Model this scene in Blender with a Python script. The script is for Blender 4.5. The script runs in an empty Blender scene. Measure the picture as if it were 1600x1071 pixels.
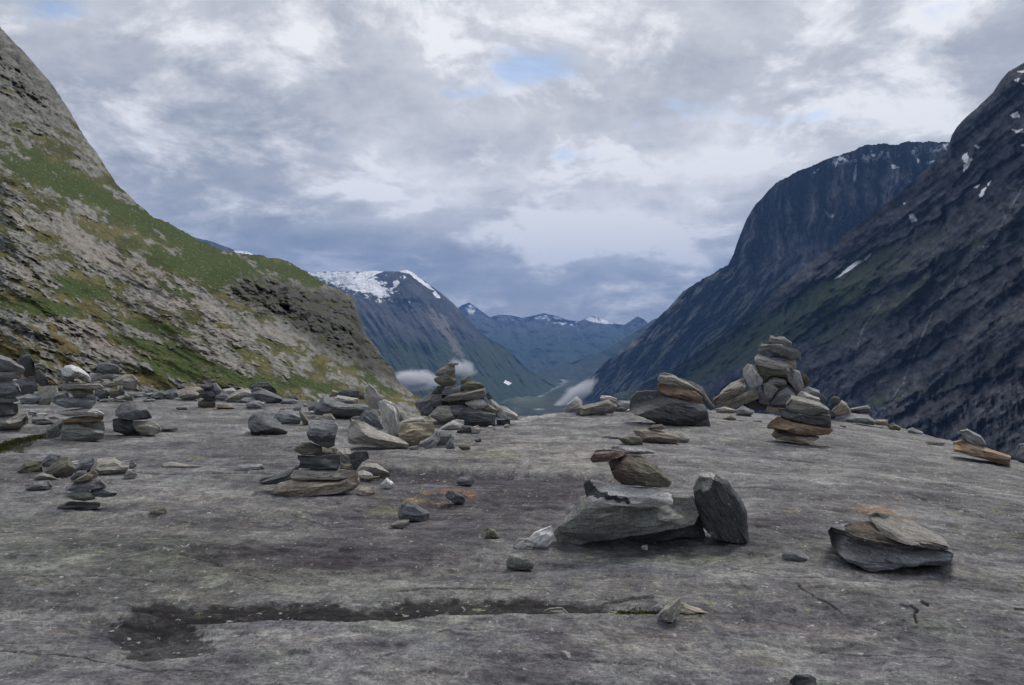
import bpy, math, numpy as np
R = math.radians
rng = np.random.default_rng(7)
HAZE_D = 3.9e-5
F = 1220.0; CX = 800.0; CY = 535.5; EYE = 1.5
scene = bpy.context.scene
COL = scene.collection

# ------------------------------------------------------------------ noise
_pt = np.random.default_rng(11)
PERM = _pt.permutation(256).astype(np.int64); PERM = np.concatenate([PERM, PERM, PERM])
GR = _pt.normal(size=(256, 3)); GR /= np.linalg.norm(GR, axis=1)[:, None]

GRX, GRY, GRZ = (np.ascontiguousarray(GR[:, k].astype(np.float32)) for k in range(3))
PERM = PERM.astype(np.int32)
def _perlin(x, y, z):
    xi = np.floor(x).astype(np.int32); yi = np.floor(y).astype(np.int32); zi = np.floor(z).astype(np.int32)
    xf = (x-xi).astype(np.float32); yf = (y-yi).astype(np.float32); zf = (z-zi).astype(np.float32)
    xi &= 255; yi &= 255; zi &= 255
    u = xf*xf*xf*(xf*(xf*6-15)+10); v = yf*yf*yf*(yf*(yf*6-15)+10); w = zf*zf*zf*(zf*(zf*6-15)+10)
    out = 0
    for dx in (0, 1):
        hx = PERM[xi+dx]+yi; ux = u if dx else 1-u
        for dy in (0, 1):
            hy = PERM[hx+dy]+zi; vy = ux*(v if dy else 1-v)
            for dz in (0, 1):
                h = PERM[hy+dz]
                out = out+(GRX[h]*(xf-dx)+GRY[h]*(yf-dy)+GRZ[h]*(zf-dz))*vy*(w if dz else 1-w)
    return out*1.6

def perlin(x, y, z):
    x, y, z = np.broadcast_arrays(x, y, z); sh = x.shape
    if x.size < 50000: return _perlin(x, y, z).astype(float)
    x = x.ravel(); y = y.ravel(); z = z.ravel(); out = np.empty(x.size)
    for i in range(0, x.size, 32768):
        k = slice(i, i+32768); out[k] = _perlin(x[k], y[k], z[k])
    return out.reshape(sh)

def fbm(x, y, z=0.0, octs=5, gain=0.5, lac=2.03, ridge=False):
    a = 1.0; s = 0.0; t = 0.0
    x = np.asarray(x, float); y = np.asarray(y, float); z = np.asarray(z, float)
    for o in range(octs):
        n = perlin(x+o*17.3, y+o*5.1, z+o*9.7)
        if ridge: n = 1-2*np.abs(n)*1.3
        s = s+a*n; t += a
        a *= gain; x = x*lac; y = y*lac; z = z*lac
    return s/t

def sstep(a, b, x):
    t = np.clip((x-a)/(b-a), 0, 1); return t*t*(3-2*t)

def inpoly(px, py, poly):
    c = np.zeros(px.shape, bool); n = len(poly)
    for i in range(n):
        x1, y1 = poly[i]; x2, y2 = poly[(i+1) % n]
        if y1 == y2: continue
        m = ((y1 > py) != (y2 > py)) & (px < (x2-x1)*(py-y1)/(y2-y1)+x1)
        c ^= m
    return c

def blob(px, py, cx, cy, rx, ry, rot=0.0):
    c, s = math.cos(R(rot)), math.sin(R(rot))
    a = (px-cx)*c+(py-cy)*s; b = -(px-cx)*s+(py-cy)*c
    return np.exp(-((a/rx)**2+(b/ry)**2))

def mix(c0, c1, f):
    f = np.clip(f, 0, 1)[..., None]
    return np.asarray(c0, float)*(1-f)+np.asarray(c1, float)*f

def segdist(px, py, pts):
    d = np.full(px.shape, 1e9)
    for (x1, y1), (x2, y2) in zip(pts[:-1], pts[1:]):
        L = (x2-x1)**2+(y2-y1)**2
        t = np.clip(((px-x1)*(x2-x1)+(py-y1)*(y2-y1))/L, 0, 1)
        d = np.minimum(d, np.hypot(px-x1-t*(x2-x1), py-y1-t*(y2-y1)))
    return d

def W(px, py, D):
    return np.stack([(px-CX)/F*D, D+0*px, EYE+(CY-py)/F*D], -1)

# ------------------------------------------------------------------ mesh helpers
def grid_faces(nr, nc, flip=False):
    i = np.arange((nr-1)*(nc-1)); r = i//(nc-1); c = i % (nc-1); a = r*nc+c
    q = np.stack([a, a+1, a+nc+1, a+nc], 1)
    return q[:, ::-1] if flip else q

def make_mesh(name, verts, faces, mat=None, colors=None, smooth=True, sharp=None):
    me = bpy.data.meshes.new(name)
    verts = np.ascontiguousarray(verts, dtype=np.float32); n = len(verts)
    k = faces.shape[1]; m = len(faces)
    me.vertices.add(n); me.vertices.foreach_set('co', verts.ravel())
    me.loops.add(m*k); me.loops.foreach_set('vertex_index', np.ascontiguousarray(faces, dtype=np.int32).ravel())
    me.polygons.add(m)
    me.polygons.foreach_set('loop_start', np.arange(0, m*k, k, dtype=np.int32))
    me.polygons.foreach_set('use_smooth', np.full(m, smooth))
    me.update(calc_edges=True); me.validate()
    if colors is not None:
        a = me.color_attributes.new('Col', 'FLOAT_COLOR', 'POINT')
        c = np.ones((n, 4), np.float32); c[:, :colors.shape[1]] = colors
        a.data.foreach_set('color', c.ravel())
    if mat: me.materials.append(mat)
    if sharp: me.set_sharp_from_angle(angle=R(sharp))
    return me

def link(name, me, label=None, cat=None, group=None, kind=None):
    o = bpy.data.objects.new(name, me); COL.objects.link(o)
    if label: o['label'] = label
    if cat: o['category'] = cat
    if group: o['group'] = group
    if kind: o['kind'] = kind
    return o

# ------------------------------------------------------------------ node helper
class NT:
    def __init__(s, mat):
        s.t = mat.node_tree; s.n = s.t.nodes; s.l = s.t.links
    def node(s, typ, **kw):
        nd = s.n.new(typ)
        for k, v in kw.items(): setattr(nd, k, v)
        return nd
    def put(s, sock, v):
        if isinstance(v, bpy.types.NodeSocket): s.l.new(v, sock)
        else:
            try: sock.default_value = v
            except TypeError: sock.default_value = (*v, 1.0)
            except ValueError: sock.default_value = (*v, 1.0)
    def math(s, op, a, b=0.0, c=None, clamp=False):
        nd = s.node('ShaderNodeMath', operation=op, use_clamp=clamp)
        s.put(nd.inputs[0], a); s.put(nd.inputs[1], b)
        if c is not None: s.put(nd.inputs[2], c)
        return nd.outputs[0]
    def vec(s, op, a, b=(0, 0, 0)):
        nd = s.node('ShaderNodeVectorMath', operation=op)
        s.put(nd.inputs[0], a); s.put(nd.inputs[1], b)
        return nd.outputs['Value'] if op in ('DISTANCE', 'LENGTH', 'DOT_PRODUCT') else nd.outputs[0]
    def noise(s, v, scale, detail=4, rough=0.55, dist=0.0, lac=2.0):
        nd = s.node('ShaderNodeTexNoise'); s.put(nd.inputs['Vector'], v)
        nd.inputs['Scale'].default_value = scale; nd.inputs['Detail'].default_value = detail
        nd.inputs['Roughness'].default_value = rough; nd.inputs['Distortion'].default_value = dist
        nd.inputs['Lacunarity'].default_value = lac
        return nd.outputs['Fac']
    def voro(s, v, scale, feature='F1'):
        nd = s.node('ShaderNodeTexVoronoi', feature=feature); s.put(nd.inputs['Vector'], v)
        nd.inputs['Scale'].default_value = scale
        return nd.outputs['Distance']
    def ramp(s, f, lo, hi, a=0.0, b=1.0):
        nd = s.node('ShaderNodeMapRange', interpolation_type='SMOOTHSTEP')
        s.put(nd.inputs['Value'], f)
        nd.inputs['From Min'].default_value = lo; nd.inputs['From Max'].default_value = hi
        nd.inputs['To Min'].default_value = a; nd.inputs['To Max'].default_value = b
        return nd.outputs[0]
    def mixc(s, f, a, b, blend='MIX'):
        nd = s.node('ShaderNodeMix', data_type='RGBA', blend_type=blend)
        s.put(nd.inputs[0], f); s.put(nd.inputs[6], a); s.put(nd.inputs[7], b)
        return nd.outputs[2]
    def scale(s, v, sc):
        nd = s.node('ShaderNodeMapping'); s.put(nd.inputs['Vector'], v)
        nd.inputs['Scale'].default_value = sc
        return nd.outputs[0]

def new_mat(name):
    m = bpy.data.materials.new(name); m.use_nodes = True
    m.node_tree.nodes.clear()
    t = NT(m)
    out = t.node('ShaderNodeOutputMaterial'); b = t.node('ShaderNodeBsdfPrincipled')
    t.l.new(b.outputs[0], out.inputs['Surface'])
    b.inputs['Roughness'].default_value = 0.88
    b.inputs['Specular IOR Level'].default_value = 0.25
    return m, t, b, out

def bump(t, b, h, strength, dist):
    nd = t.node('ShaderNodeBump'); nd.inputs['Strength'].default_value = strength
    nd.inputs['Distance'].default_value = dist
    t.put(nd.inputs['Height'], h); t.l.new(nd.outputs[0], b.inputs['Normal'])

# ------------------------------------------------------------------ camera
cam = bpy.data.cameras.new('camera'); co = bpy.data.objects.new('camera', cam); COL.objects.link(co)
co.location = (0, 0, EYE); co.rotation_euler = (R(90), 0, 0)
cam.sensor_width = 36; cam.lens = 36*F/1600; cam.clip_start = 0.05; cam.clip_end = 60000
scene.camera = co
scene.view_settings.view_transform = 'Standard'; scene.view_settings.look = 'None'
scene.view_settings.gamma = 1; scene.view_settings.exposure = 0.38
scene.cycles.volume_bounces = 3; scene.cycles.max_bounces = 8

# ------------------------------------------------------------------ sun and sky
SUN_EL, SUN_AZ = 48.0, 35.0     # azimuth clockwise from +Y (ahead), to the right
sun = bpy.data.lights.new('sun', 'SUN'); sun.energy = 1.55; sun.angle = R(14); sun.color = (1.0, 0.95, 0.88)
so = bpy.data.objects.new('sun', sun); COL.objects.link(so)
so.rotation_euler = (R(90-SUN_EL), 0, R(180-SUN_AZ))

w = bpy.data.worlds.new('World'); scene.world = w; w.use_nodes = True
w.node_tree.nodes.clear(); t = NT(w)
sky = t.node('ShaderNodeTexSky', sky_type='NISHITA'); sky.sun_disc = False
sky.sun_elevation = R(SUN_EL); sky.sun_rotation = R(SUN_AZ); sky.altitude = 700
bg_sky = t.node('ShaderNodeBackground'); t.l.new(sky.outputs[0], bg_sky.inputs[0]); bg_sky.inputs[1].default_value = 0.11
tc = t.node('ShaderNodeTexCoord'); D0 = tc.outputs['Generated']
Dn = t.vec('NORMALIZE', D0)
sep = t.node('ShaderNodeSeparateXYZ'); t.l.new(Dn, sep.inputs[0])
zz = t.math('ADD', t.math('MAXIMUM', sep.outputs[2], 0.0), 0.33)
cmb = t.node('ShaderNodeCombineXYZ')
t.l.new(t.math('DIVIDE', sep.outputs[0], zz), cmb.inputs[0]); t.l.new(t.math('DIVIDE', sep.outputs[1], zz), cmb.inputs[1])
P = cmb.outputs[0]
def dirv(px, py):
    v = np.array([(px-CX)/F, 1, (CY-py)/F]); return tuple(v/np.linalg.norm(v))
def dblob(px, py, r_in, r_out, amt, sx=1.0, sz=1.0):
    # soft patch of the cloud deck round one compass direction
    d = t.vec('SUBTRACT', Dn, dirv(px, py))
    d = t.vec('MULTIPLY', d, (1/sx, 1, 1/sz))
    return t.ramp(t.vec('LENGTH', d), r_in/F, r_out/F, amt, 0.0)
n_big = t.noise(P, 1.3, 6, 0.55, 0.2)
n_mid = t.noise(t.vec('ADD', P, (7.1, 3.3, 0)), 3.4, 9, 0.62, 0.25)
n_fine = t.noise(t.vec('ADD', P, (1.7, 9.3, 2)), 9.5, 8, 0.66, 0.2)
val = t.math('MULTIPLY', n_big, 0.75)
val = t.math('ADD', val, t.math('MULTIPLY', n_mid, 1.30))
val = t.math('ADD', val, t.math('MULTIPLY', n_fine, 0.40))
val = t.math('SUBTRACT', val, 0.725)
for a in SKY_BLOBS if 'SKY_BLOBS' in globals() else [
    (560, 235, 20, 190, .13, 1.6, .8), (900, 300, 30, 260, .15, 1.8, .8), (1140, 235, 20, 130, .17, 1.3, .8),
    (640, 290, 0, 120, .10, 1.5, .8), (200, 40, 20, 190, .13, 2.2, .7), (1000, 330, 0, 120, .09, 1.6, .5),
    (1350, 60, 100, 500, .10, 1.6, .8), (760, 20, 20, 230, .06, 2.5, .6),
    (330, 175, 20, 210, -.16, 1.7, .6), (300, 350, 20, 210, -.16, 1.8, .8), (640, 400, 10, 120, -.10, 3.2, .5),
    (950, 110, 20, 160, -.03, 1.6, .6), (1100, 215, 0, 90, -.08, 1.8, .35), (900, 470, 20, 150, -.06, 4.0, .7),
    (700, 235, 0, 80, -.09, 1.2, .7), (820, 320, 0, 60, -.09, 1.6, .5), (500, 460, 20, 160, -.07, 3.0, .7)]:
    val = t.math('ADD', val, dblob(*a))
val = t.math('ADD', val, t.math('MULTIPLY', t.math('SUBTRACT', t.math('ABSOLUTE', t.math('SUBTRACT', n_mid, 0.5)), 0.06), 0.9))
val = t.math('ADD', val, t.ramp(sep.outputs[2], .45, .9, 0.0, .22))
val = t.math('ADD', val, t.ramp(sep.outputs[1], -.45, .25, -.30, 0.0))
cr = t.node('ShaderNodeValToRGB'); t.l.new(val, cr.inputs[0])
els = cr.color_ramp.elements
stops = [(0.02, (0.19, 0.21, 0.25)), (0.24, (0.265, 0.285, 0.325)), (0.40, (0.375, 0.39, 0.42)), (0.56, (0.54, 0.545, 0.56)), (0.74, (0.80, 0.795, 0.80))]
els[0].position = stops[0][0]; els[0].color = (*stops[0][1], 1)
els[1].position = stops[-1][0]; els[1].color = (*stops[-1][1], 1)
for p, c in stops[1:-1]:
    e = els.new(p); e.color = (*c, 1)
bg_cl = t.node('ShaderNodeBackground'); t.l.new(cr.outputs[0], bg_cl.inputs[0]); bg_cl.inputs[1].default_value = 1.0
hole = t.math('SUBTRACT', t.math('MULTIPLY', n_mid, 2.4), 1.58)
for a in [(835, 105, 8, 95, .85, 1.7, .6), (1070, 172, 8, 90, .75, 2.0, .45), (715, 148, 5, 60, .65, 1.5, .4), (1215, 190, 5, 70, .6, 1.8, .3),
          (890, 243, 5, 60, .5, 2.0, .4), (80, 5, 5, 110, .7, 1.0, .5), (1000, 205, 5, 50, .45, 2.0, .4)]:
    hole = t.math('ADD', hole, dblob(*a))
hole = t.math('ADD', hole, t.math('MULTIPLY', t.math('SUBTRACT', n_fine, 0.5), 1.6))
holef = t.ramp(hole, 0.0, 0.6, 0.0, 0.72)
mx = t.node('ShaderNodeMixShader'); t.l.new(holef, mx.inputs[0]); t.l.new(bg_cl.outputs[0], mx.inputs[1]); t.l.new(bg_sky.outputs[0], mx.inputs[2])
wo = t.node('ShaderNodeOutputWorld'); t.l.new(mx.outputs[0], wo.inputs['Surface'])
# ------------------------------------------------------------------ the rock slab under the cairns
CREST = np.array([(-700, 600), (0, 604), (150, 608), (300, 612), (420, 618), (520, 632), (600, 650), (660, 657), (760, 656), (800, 654), (840, 648), (880, 645),
    (1000, 643), (1100, 640), (1180, 646), (1250, 652), (1300, 657), (1350, 662), (1400, 668), (1450, 681), (1500, 694), (1550, 708), (1600, 723), (1750, 770), (2300, 950)], float)

def g_base(x, y):
    z = -0.022*np.maximum(0, x-1.5)**1.6 - 0.006*np.maximum(0, x-6)**2
    z = z + 0.012*np.maximum(0, -x-3.5)**1.2*sstep(8, 16, y)
    return z

def pix_of(x, y, z=0.0):
    return CX+x/y*F, CY-(z-EYE)/y*F

def depth_at(px, py):
    Y = np.geomspace(1.5, 60, 4000); x = (px-CX)/F*Y
    p = CY+(EYE-g_base(x, Y))/Y*F
    i = np.argmax(p <= py)
    return float(Y[i]) if p[i] <= py else 30.0

_cp = np.linspace(-700, 2300, 301)
_cd = np.array([depth_at(p, np.interp(p, CREST[:, 0], CREST[:, 1])) for p in _cp])
_k = np.ones(5)/5; _cd = np.convolve(np.pad(_cd, 2, mode='edge'), _k, 'valid')
def crest_d(px): return np.interp(px, _cp, _cd)

CH1 = np.array([(140, 948), (230, 950), (280, 966), (340, 968), (400, 968), (480, 969), (560, 973), (640, 967), (700, 962), (800, 961), (900, 960), (950, 960), (1010, 957), (1080, 960), (1160, 956), (1210, 957), (1330, 962)], float)
CH2 = np.array([(480, 742), (560, 736), (640, 740), (720, 735), (800, 742), (860, 744), (940, 742), (1020, 746), (1120, 756)], float)

def ch_s(px, py, line, wob=4.0, seed=0):
    ly = np.interp(px, line[:, 0], line[:, 1]) + wob*fbm(px/60.0+seed, px*0+seed, 0, 3)
    Yl = EYE*F/(ly-CY); Y = EYE*F/np.maximum(py-CY, 5)
    return Y-Yl          # >0: beyond the line (away from the viewer)

def ground(x, y, fine=True):
    """height of the slab and the projected photo position of each point"""
    z = g_base(x, y)
    px, py = pix_of(x, y, z)
    pyf = CY+EYE/y*F
    # ledge and gutter across the foreground
    s = ch_s(px, pyf, CH1)
    amp = np.interp(px, [120, 215, 330, 600, 800, 930, 1000, 1060, 1150, 1240, 1400], [0, .035, .060, .066, .064, .045, .045, .04, .02, .012, 0])
    wid = np.interp(px, [200, 500, 900, 1000, 1300], [.45, .42, .40, .2, .12])
    dip = sstep(-0.014, 0.012, s)*np.clip(1-(s-0.02)/wid, 0, 1)
    z = z-amp*dip+amp*0.12*sstep(-0.25, -0.03, s)*(1-sstep(-0.03, .02, s))
    # the gutter in the middle distance, its far wall steeper
    s2 = ch_s(px, pyf, CH2, 5, 3.3)
    amp2 = np.interp(px, [430, 560, 700, 950, 1060, 1150], [0, .06, .09, .07, .03, 0])
    dip2 = sstep(-1.1, -0.1, s2)*(1-sstep(0.0, 0.22, s2))
    z = z-amp2*dip2+amp2*.35*sstep(.1, .3, s2)*(1-sstep(.3, 1.6, s2))
    # shallow dark basin at the left
    z = z-0.05*blob(px, pyf, 250, 990, 90, 32)
    # short cracks in the right foreground
    for pts, h, r in CRACKS:
        d = segdist(px, pyf, pts); r = r*.45; h = h*.5
        z = z-h*(1-sstep(r*.3, r, d+1.2*fbm(px/7, pyf/4, 2, 2)))
    # undulation and foliation of the gneiss
    calm = 1-.8*np.exp(-((s-.2)/.3)**2)*sstep(0, .03, amp)
    z = z+calm*(0.050*fbm(x/2.6, y/1.7, 1.0, 3)+0.028*fbm(x/1.0+4, y/.55, 2, 4))
    if fine:
        yy = y+0.10*x
        q = 3.4*fbm(x/1.3+2, yy/.6, 12, 5); fr = q-np.floor(q); z = z+calm*.015*(np.floor(q)+sstep(.78, 1.0, fr))
        near = 1/(1+(y/9.0)**2)
        z = z+0.0085*fbm(x/.26, yy/.13, 5, 5, ridge=True)
        z = z+0.0025*near*fbm(x/.06, yy/.03, 8, 3)
        z = z-0.010*sstep(.25, .5, fbm(x/.5+9, yy/.12, 3, 3))
    # beyond the crest the rock rolls over and falls away
    t = np.maximum(0, y/crest_d(px)-1)
    z = z-crest_d(px)*(0.22*t+1.3*t*t)
    return z, px, pyf

CRACKS = [
    ([(1248, 921), (1262, 930), (1280, 940), (1295, 946), (1315, 958)], .03, 2.6),
    ([(1408, 944), (1425, 946), (1434, 952), (1428, 958), (1432, 970)], .07, 4.5),
    ([(1440, 939), (1450, 943)], .07, 5),
    ([(1352, 973), (1375, 979)], .025, 2.2), ([(1410, 980), (1434, 982)], .02, 2.0),
    ([(683, 991), (705, 986)], .02, 2.2), ([(727, 985), (742, 987)], .03, 2.4),
    ([(1130, 757), (1180, 757), (1260, 762)], .02, 2.0),
    ([(170, 735), (260, 742), (400, 741), (520, 748)], .03, 2.0), ([(640, 690), (760, 694), (880, 690)], .03, 1.8), ([(0, 1012), (110, 1020), (230, 1045), (330, 1050)], .02, 2.4), ([(620, 925), (720, 915), (840, 921)], .02, 2.0), ([(1180, 820), (1280, 838), (1330, 850)], .02, 1.8), ([(1050, 690), (1200, 705), (1330, 712)], .03, 1.6), ([(0, 828), (50, 829)], .02, 2.0), ([(455, 806), (520, 818), (600, 822)], .012, 1.6), ([(250, 862), (330, 876), (420, 905)], .015, 1.8), ([(1280, 1010), (1400, 1016), (1490, 1030)], .015, 2.0), ([(1130, 890), (1210, 905), (1300, 902)], .012, 1.8), ([(880, 1030), (1010, 1040)], .012, 2.0), ([(60, 905), (150, 898), (240, 908)], .012, 1.8), ([(1420, 760), (1500, 775), (1590, 800)], .015, 1.6), ([(1020, 935), (945, 940), (928, 958)], .02, 4),
]

cols = np.linspace(-420, 2020, 1500)
rt = np.linspace(0, 1, 760)
Ymin = 2.35
PXg, Tg = np.meshgrid(cols, rt)
Yc = crest_d(PXg)
# rows evenly spaced on the picture between the nearest row and the crest, then a few beyond
q0 = 1/Ymin; q1 = 1/Yc
Tm = np.clip(Tg/0.93, 0, 1)
Yg = 1/(q0+(q1-q0)*Tm)
Yg = np.where(Tg > .93, Yc*(1+(np.maximum(Tg-.93, 0)/.07)**1.5*1.1), Yg)
Xg = (PXg-CX)/F*Yg
Zg, gpx, gpy = ground(Xg, Yg)

# albedo of the slab: broad stains, lichens and moss with shapes of their own
foy = Yg+0.10*Xg
br = fbm(Xg/1.6, foy/.8, 4, 4)
st = fbm(Xg/.4, foy/.11, 6, 5)
c = mix((.205, .20, .20), (.42, .41, .39), sstep(-.28, .3, br))
c = mix(c, (.29, .30, .255), .6*sstep(.0, .35, fbm(Xg/.9+8, foy/.5, 14, 4)))
c = mix(c, (.40, .35, .31), .5*sstep(.1, .4, fbm(Xg/.7+18, foy/.22, 17, 4)))
c = mix(c, (.15, .145, .155), .75*sstep(.05, .5, st+.5*br*0-.1))
c = mix(c, (.46, .45, .44), .5*sstep(.2, .55, fbm(Xg/.35+3, foy/.04, 1, 3)))
wob = 12*fbm(gpx/50, gpy/16, 0, 4); wpy = gpy+wob*.6; wpx = gpx+3*wob
dk = (1.0*blob(wpx, wpy, 720, 800, 170, 42)+.8*blob(wpx, wpy, 560, 870, 200, 26)+.9*blob(wpx, wpy, 820, 775, 130, 25)
      +.6*blob(wpx, wpy, 440, 715, 200, 14)+.7*blob(wpx, wpy, 1230, 815, 90, 22)+.5*blob(wpx, wpy, 330, 820, 240, 16)
      +.5*blob(wpx, wpy, 420, 862, 120, 12)+.45*blob(wpx, wpy, 1360, 860, 200, 18)+.45*blob(wpx, wpy, 60, 740, 140, 20)+.35*blob(wpx, wpy, 250, 870, 300, 30))
c = mix(c, (.085, .068, .080), .95*np.clip(1.1*dk, 0, 1)*(.62+.38*sstep(-.3, .3, st)))
lt = (.9*blob(wpx, wpy, 900, 715, 110, 16)+.7*blob(wpx, wpy, 780, 700, 200, 12)+.8*blob(wpx, wpy, 280, 775, 120, 13)+.5*blob(wpx, wpy, 400, 790, 120, 10)
      +.5*blob(wpx, wpy, 1000, 925, 160, 22)+.5*blob(wpx, wpy, 90, 945, 110, 10)+.4*blob(wpx, wpy, 300, 825, 200, 14)+.5*blob(wpx, wpy, 900, 1010, 300, 26)+.4*blob(wpx, wpy, 420, 905, 300, 18))
c = mix(c, (.50, .455, .40), .72*np.clip(lt, 0, 1)*(.5+.5*sstep(-.3, .3, -st)))
c = c*(1+.16*sstep(955, 985, gpy+4*wob*.2)[..., None])
c = mix(c, c*np.array([.96, 1.01, .90]), np.clip(blob(wpx, wpy, 120, 860, 260, 60)+blob(wpx, wpy, 450, 900, 200, 30)+.8*blob(wpx, wpy, 1050, 870, 200, 30), 0, 1))
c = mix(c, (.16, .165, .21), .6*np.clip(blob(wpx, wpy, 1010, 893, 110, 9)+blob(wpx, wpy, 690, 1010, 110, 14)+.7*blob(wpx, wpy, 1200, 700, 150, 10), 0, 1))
# gutters: damp dark brown rock
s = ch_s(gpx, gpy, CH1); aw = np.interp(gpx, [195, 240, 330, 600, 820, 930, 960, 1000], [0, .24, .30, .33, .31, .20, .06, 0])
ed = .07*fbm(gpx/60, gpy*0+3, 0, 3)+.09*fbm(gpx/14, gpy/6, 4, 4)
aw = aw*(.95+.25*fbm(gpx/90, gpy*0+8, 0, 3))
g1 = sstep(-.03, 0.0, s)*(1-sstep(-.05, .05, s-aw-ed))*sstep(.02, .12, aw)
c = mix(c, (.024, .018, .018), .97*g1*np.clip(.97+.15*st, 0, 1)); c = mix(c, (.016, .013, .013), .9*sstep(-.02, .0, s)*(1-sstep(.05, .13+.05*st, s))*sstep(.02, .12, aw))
s2 = ch_s(gpx, gpy, CH2, 5, 3.3); a2 = np.interp(gpx, [470, 560, 740, 900, 1000, 1090], [0, .8, 1, .9, .45, 0])
g2 = sstep(-1.3, -.35, s2+.5*fbm(gpx/60, gpy/10, 1, 3))*(1-sstep(.02, .22, s2))*a2
c = mix(c, (.075, .062, .075), .85*g2)
c = mix(c, (.36, .34, .24), .55*sstep(.15, .35, s2)*(1-sstep(.5, 1.1, s2))*a2*sstep(-.2, .3, fbm(gpx/14, gpy/5, 5, 3)))
# basin stain
jx = gpx+10*fbm(gpx/22, gpy/12, 3, 4); jy = gpy+7*fbm(gpx/25+5, gpy/10, 7, 4)
jx = jx+9*fbm(gpx/6, gpy/3.5, 5, 3); jy = jy+6*fbm(gpx/6+3, gpy/3.5, 8, 3)
bf_ = .95*blob(jx, jy, 232, 985, 62, 26, 12)+.75*blob(jx, jy, 300, 1003, 46, 17, 8)+.6*blob(jx, jy, 255, 955, 60, 13, 20)+.4*blob(jx, jy, 215, 1018, 40, 12)
bas = sstep(.30, .44, bf_+.22*fbm(gpx/13, gpy/6, 44, 5)+.1*st)
c = mix(c, (.036, .030, .032), bas*np.clip(.86+.4*fbm(gpx/20, gpy/6, 54, 4), 0, .95))
c = mix(c, (.16, .165, .15), .35*inpoly(jx, jy, [(205, 996), (270, 986), (330, 992), (320, 1008), (290, 1004), (250, 1010)]))
# lichens
def patch(x, y, rx, ry, col, k=.8, thr=.35, seed=0.0):
    global c
    m = (abs(gpx-x) < rx*2.2) & (abs(gpy-y) < ry*2.2); qx = gpx[m]; qy = gpy[m]
    f = sstep(thr, thr+.14, blob(qx, qy, x, y, rx, ry)*(1+1.3*fbm(qx/8+seed, qy/3, seed, 5, .65))-.06)
    f = f*sstep(-.35, .15, fbm(qx/2.6, qy/1.3, seed+5, 3)+.1)
    c[m] = mix(c[m], np.array(col)*.8+.05, k*.85*f)
patch(706, 767, 24, 5, (.62, .24, .08), .85); patch(652, 780, 26, 6, (.56, .36, .14), .8); patch(670, 770, 14, 3, (.55, .33, .12), .8)
patch(735, 772, 12, 6, (.6, .26, .09), .75); patch(690, 785, 20, 4, (.5, .33, .14), .6); patch(600, 798, 30, 9, (.38, .38, .16), .7)
patch(1365, 788, 42, 9, (.58, .30, .10), .85, seed=2); patch(1405, 798, 34, 6, (.50, .28, .12), .7, seed=4); patch(1340, 783, 18, 5, (.5, .33, .12), .7)
patch(300, 716, 14, 4, (.36, .40, .16), .8); patch(313, 717, 10, 4, (.5, .5, .3), .8); patch(1235, 796, 12, 5, (.5, .5, .22), .7)
patch(1495, 780, 16, 4, (.42, .42, .14), .6); patch(1565, 833, 24, 4, (.45, .45, .2), .6); patch(1560, 775, 20, 5, (.38, .40, .14), .5)
patch(310, 930, 60, 9, (.34, .36, .18), .35, seed=6); patch(1080, 870, 70, 9, (.34, .36, .18), .5, seed=7); patch(770, 710, 50, 7, (.42, .42, .2), .55, seed=8)
ye = sstep(.33, .42, fbm(Xg/.12+40, foy/.05, 11, 3))*sstep(-.1, .3, fbm(Xg/1.7+3, foy/1.2, 8, 2)+.35*sstep(2, 4.5, Xg))
c = mix(c, (.50, .50, .26), .75*ye)
# moss in the joints
ms = np.clip(inpoly(jx, jy, [(940, 958), (965, 948), (990, 946), (1030, 948), (1032, 962), (960, 962)]).astype(float)+inpoly(jx, jy, [(1055, 952), (1105, 955), (1100, 962), (1058, 962)]), 0, 1)
ms = np.clip(ms+inpoly(jx, jy, [(-40, 700), (20, 692), (55, 680), (74, 676), (72, 688), (30, 704), (0, 712), (-40, 716)]), 0, 1)
c = mix(c, (.045, .05, .012), .95*ms)
# turf and earth where the slab meets the hillside at the back left
tf = sstep(0.02, .12, Yg/crest_d(gpx)-.86+.08*fbm(Xg/.8, Yg/.8, 2, 3))*sstep(660, 560, gpx)*sstep(.0, .25, fbm(Xg/1.3, Yg/1.3, 9, 3)+.12)
c = mix(c, (.10, .095, .04), .8*tf)
# pale strip along the brow: light on its edge painted into the colour
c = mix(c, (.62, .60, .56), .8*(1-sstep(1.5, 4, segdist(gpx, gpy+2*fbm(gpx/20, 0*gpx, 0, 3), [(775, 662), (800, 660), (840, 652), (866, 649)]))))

for pts_, h_, r_ in CRACKS:
    c = mix(c, (.05, .045, .045), .7*(1-sstep(r_*.2, r_*.7, segdist(gpx, gpy, pts_)+1.2*fbm(gpx/7, gpy/4, 2, 2))))
c = c*np.array([.64, .655, .69])
m_slab, t, b, out = new_mat('gneiss_slab')
ca = t.node('ShaderNodeVertexColor', layer_name='Col')
tcn = t.node('ShaderNodeTexCoord'); O = tcn.outputs['Object']
S = t.node('ShaderNodeMapping'); t.put(S.inputs[0], O); S.inputs['Rotation'].default_value = (0, 0, R(6)); S.inputs['Scale'].default_value = (1, 1.0, 1)
Sv = S.outputs[0]
n1 = t.noise(Sv, 8, 8, .7, .8); n2 = t.noise(t.scale(O, (1, .9, 1)), 40, 6, .74, .6); n3 = t.noise(t.scale(O, (1, .5, 1)), 120, 5, .78); n4 = t.noise(Sv, 2.2, 7, .62, .5); n5 = t.noise(t.scale(Sv, (1, 4, 1)), 13, 5, .6, .4)
colr = t.mixc(t.ramp(n1, .36, .66), (.64, .63, .65), (1.30, 1.29, 1.27))
colr = t.mixc(1.0, ca.outputs[0], colr, 'MULTIPLY')
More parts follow.
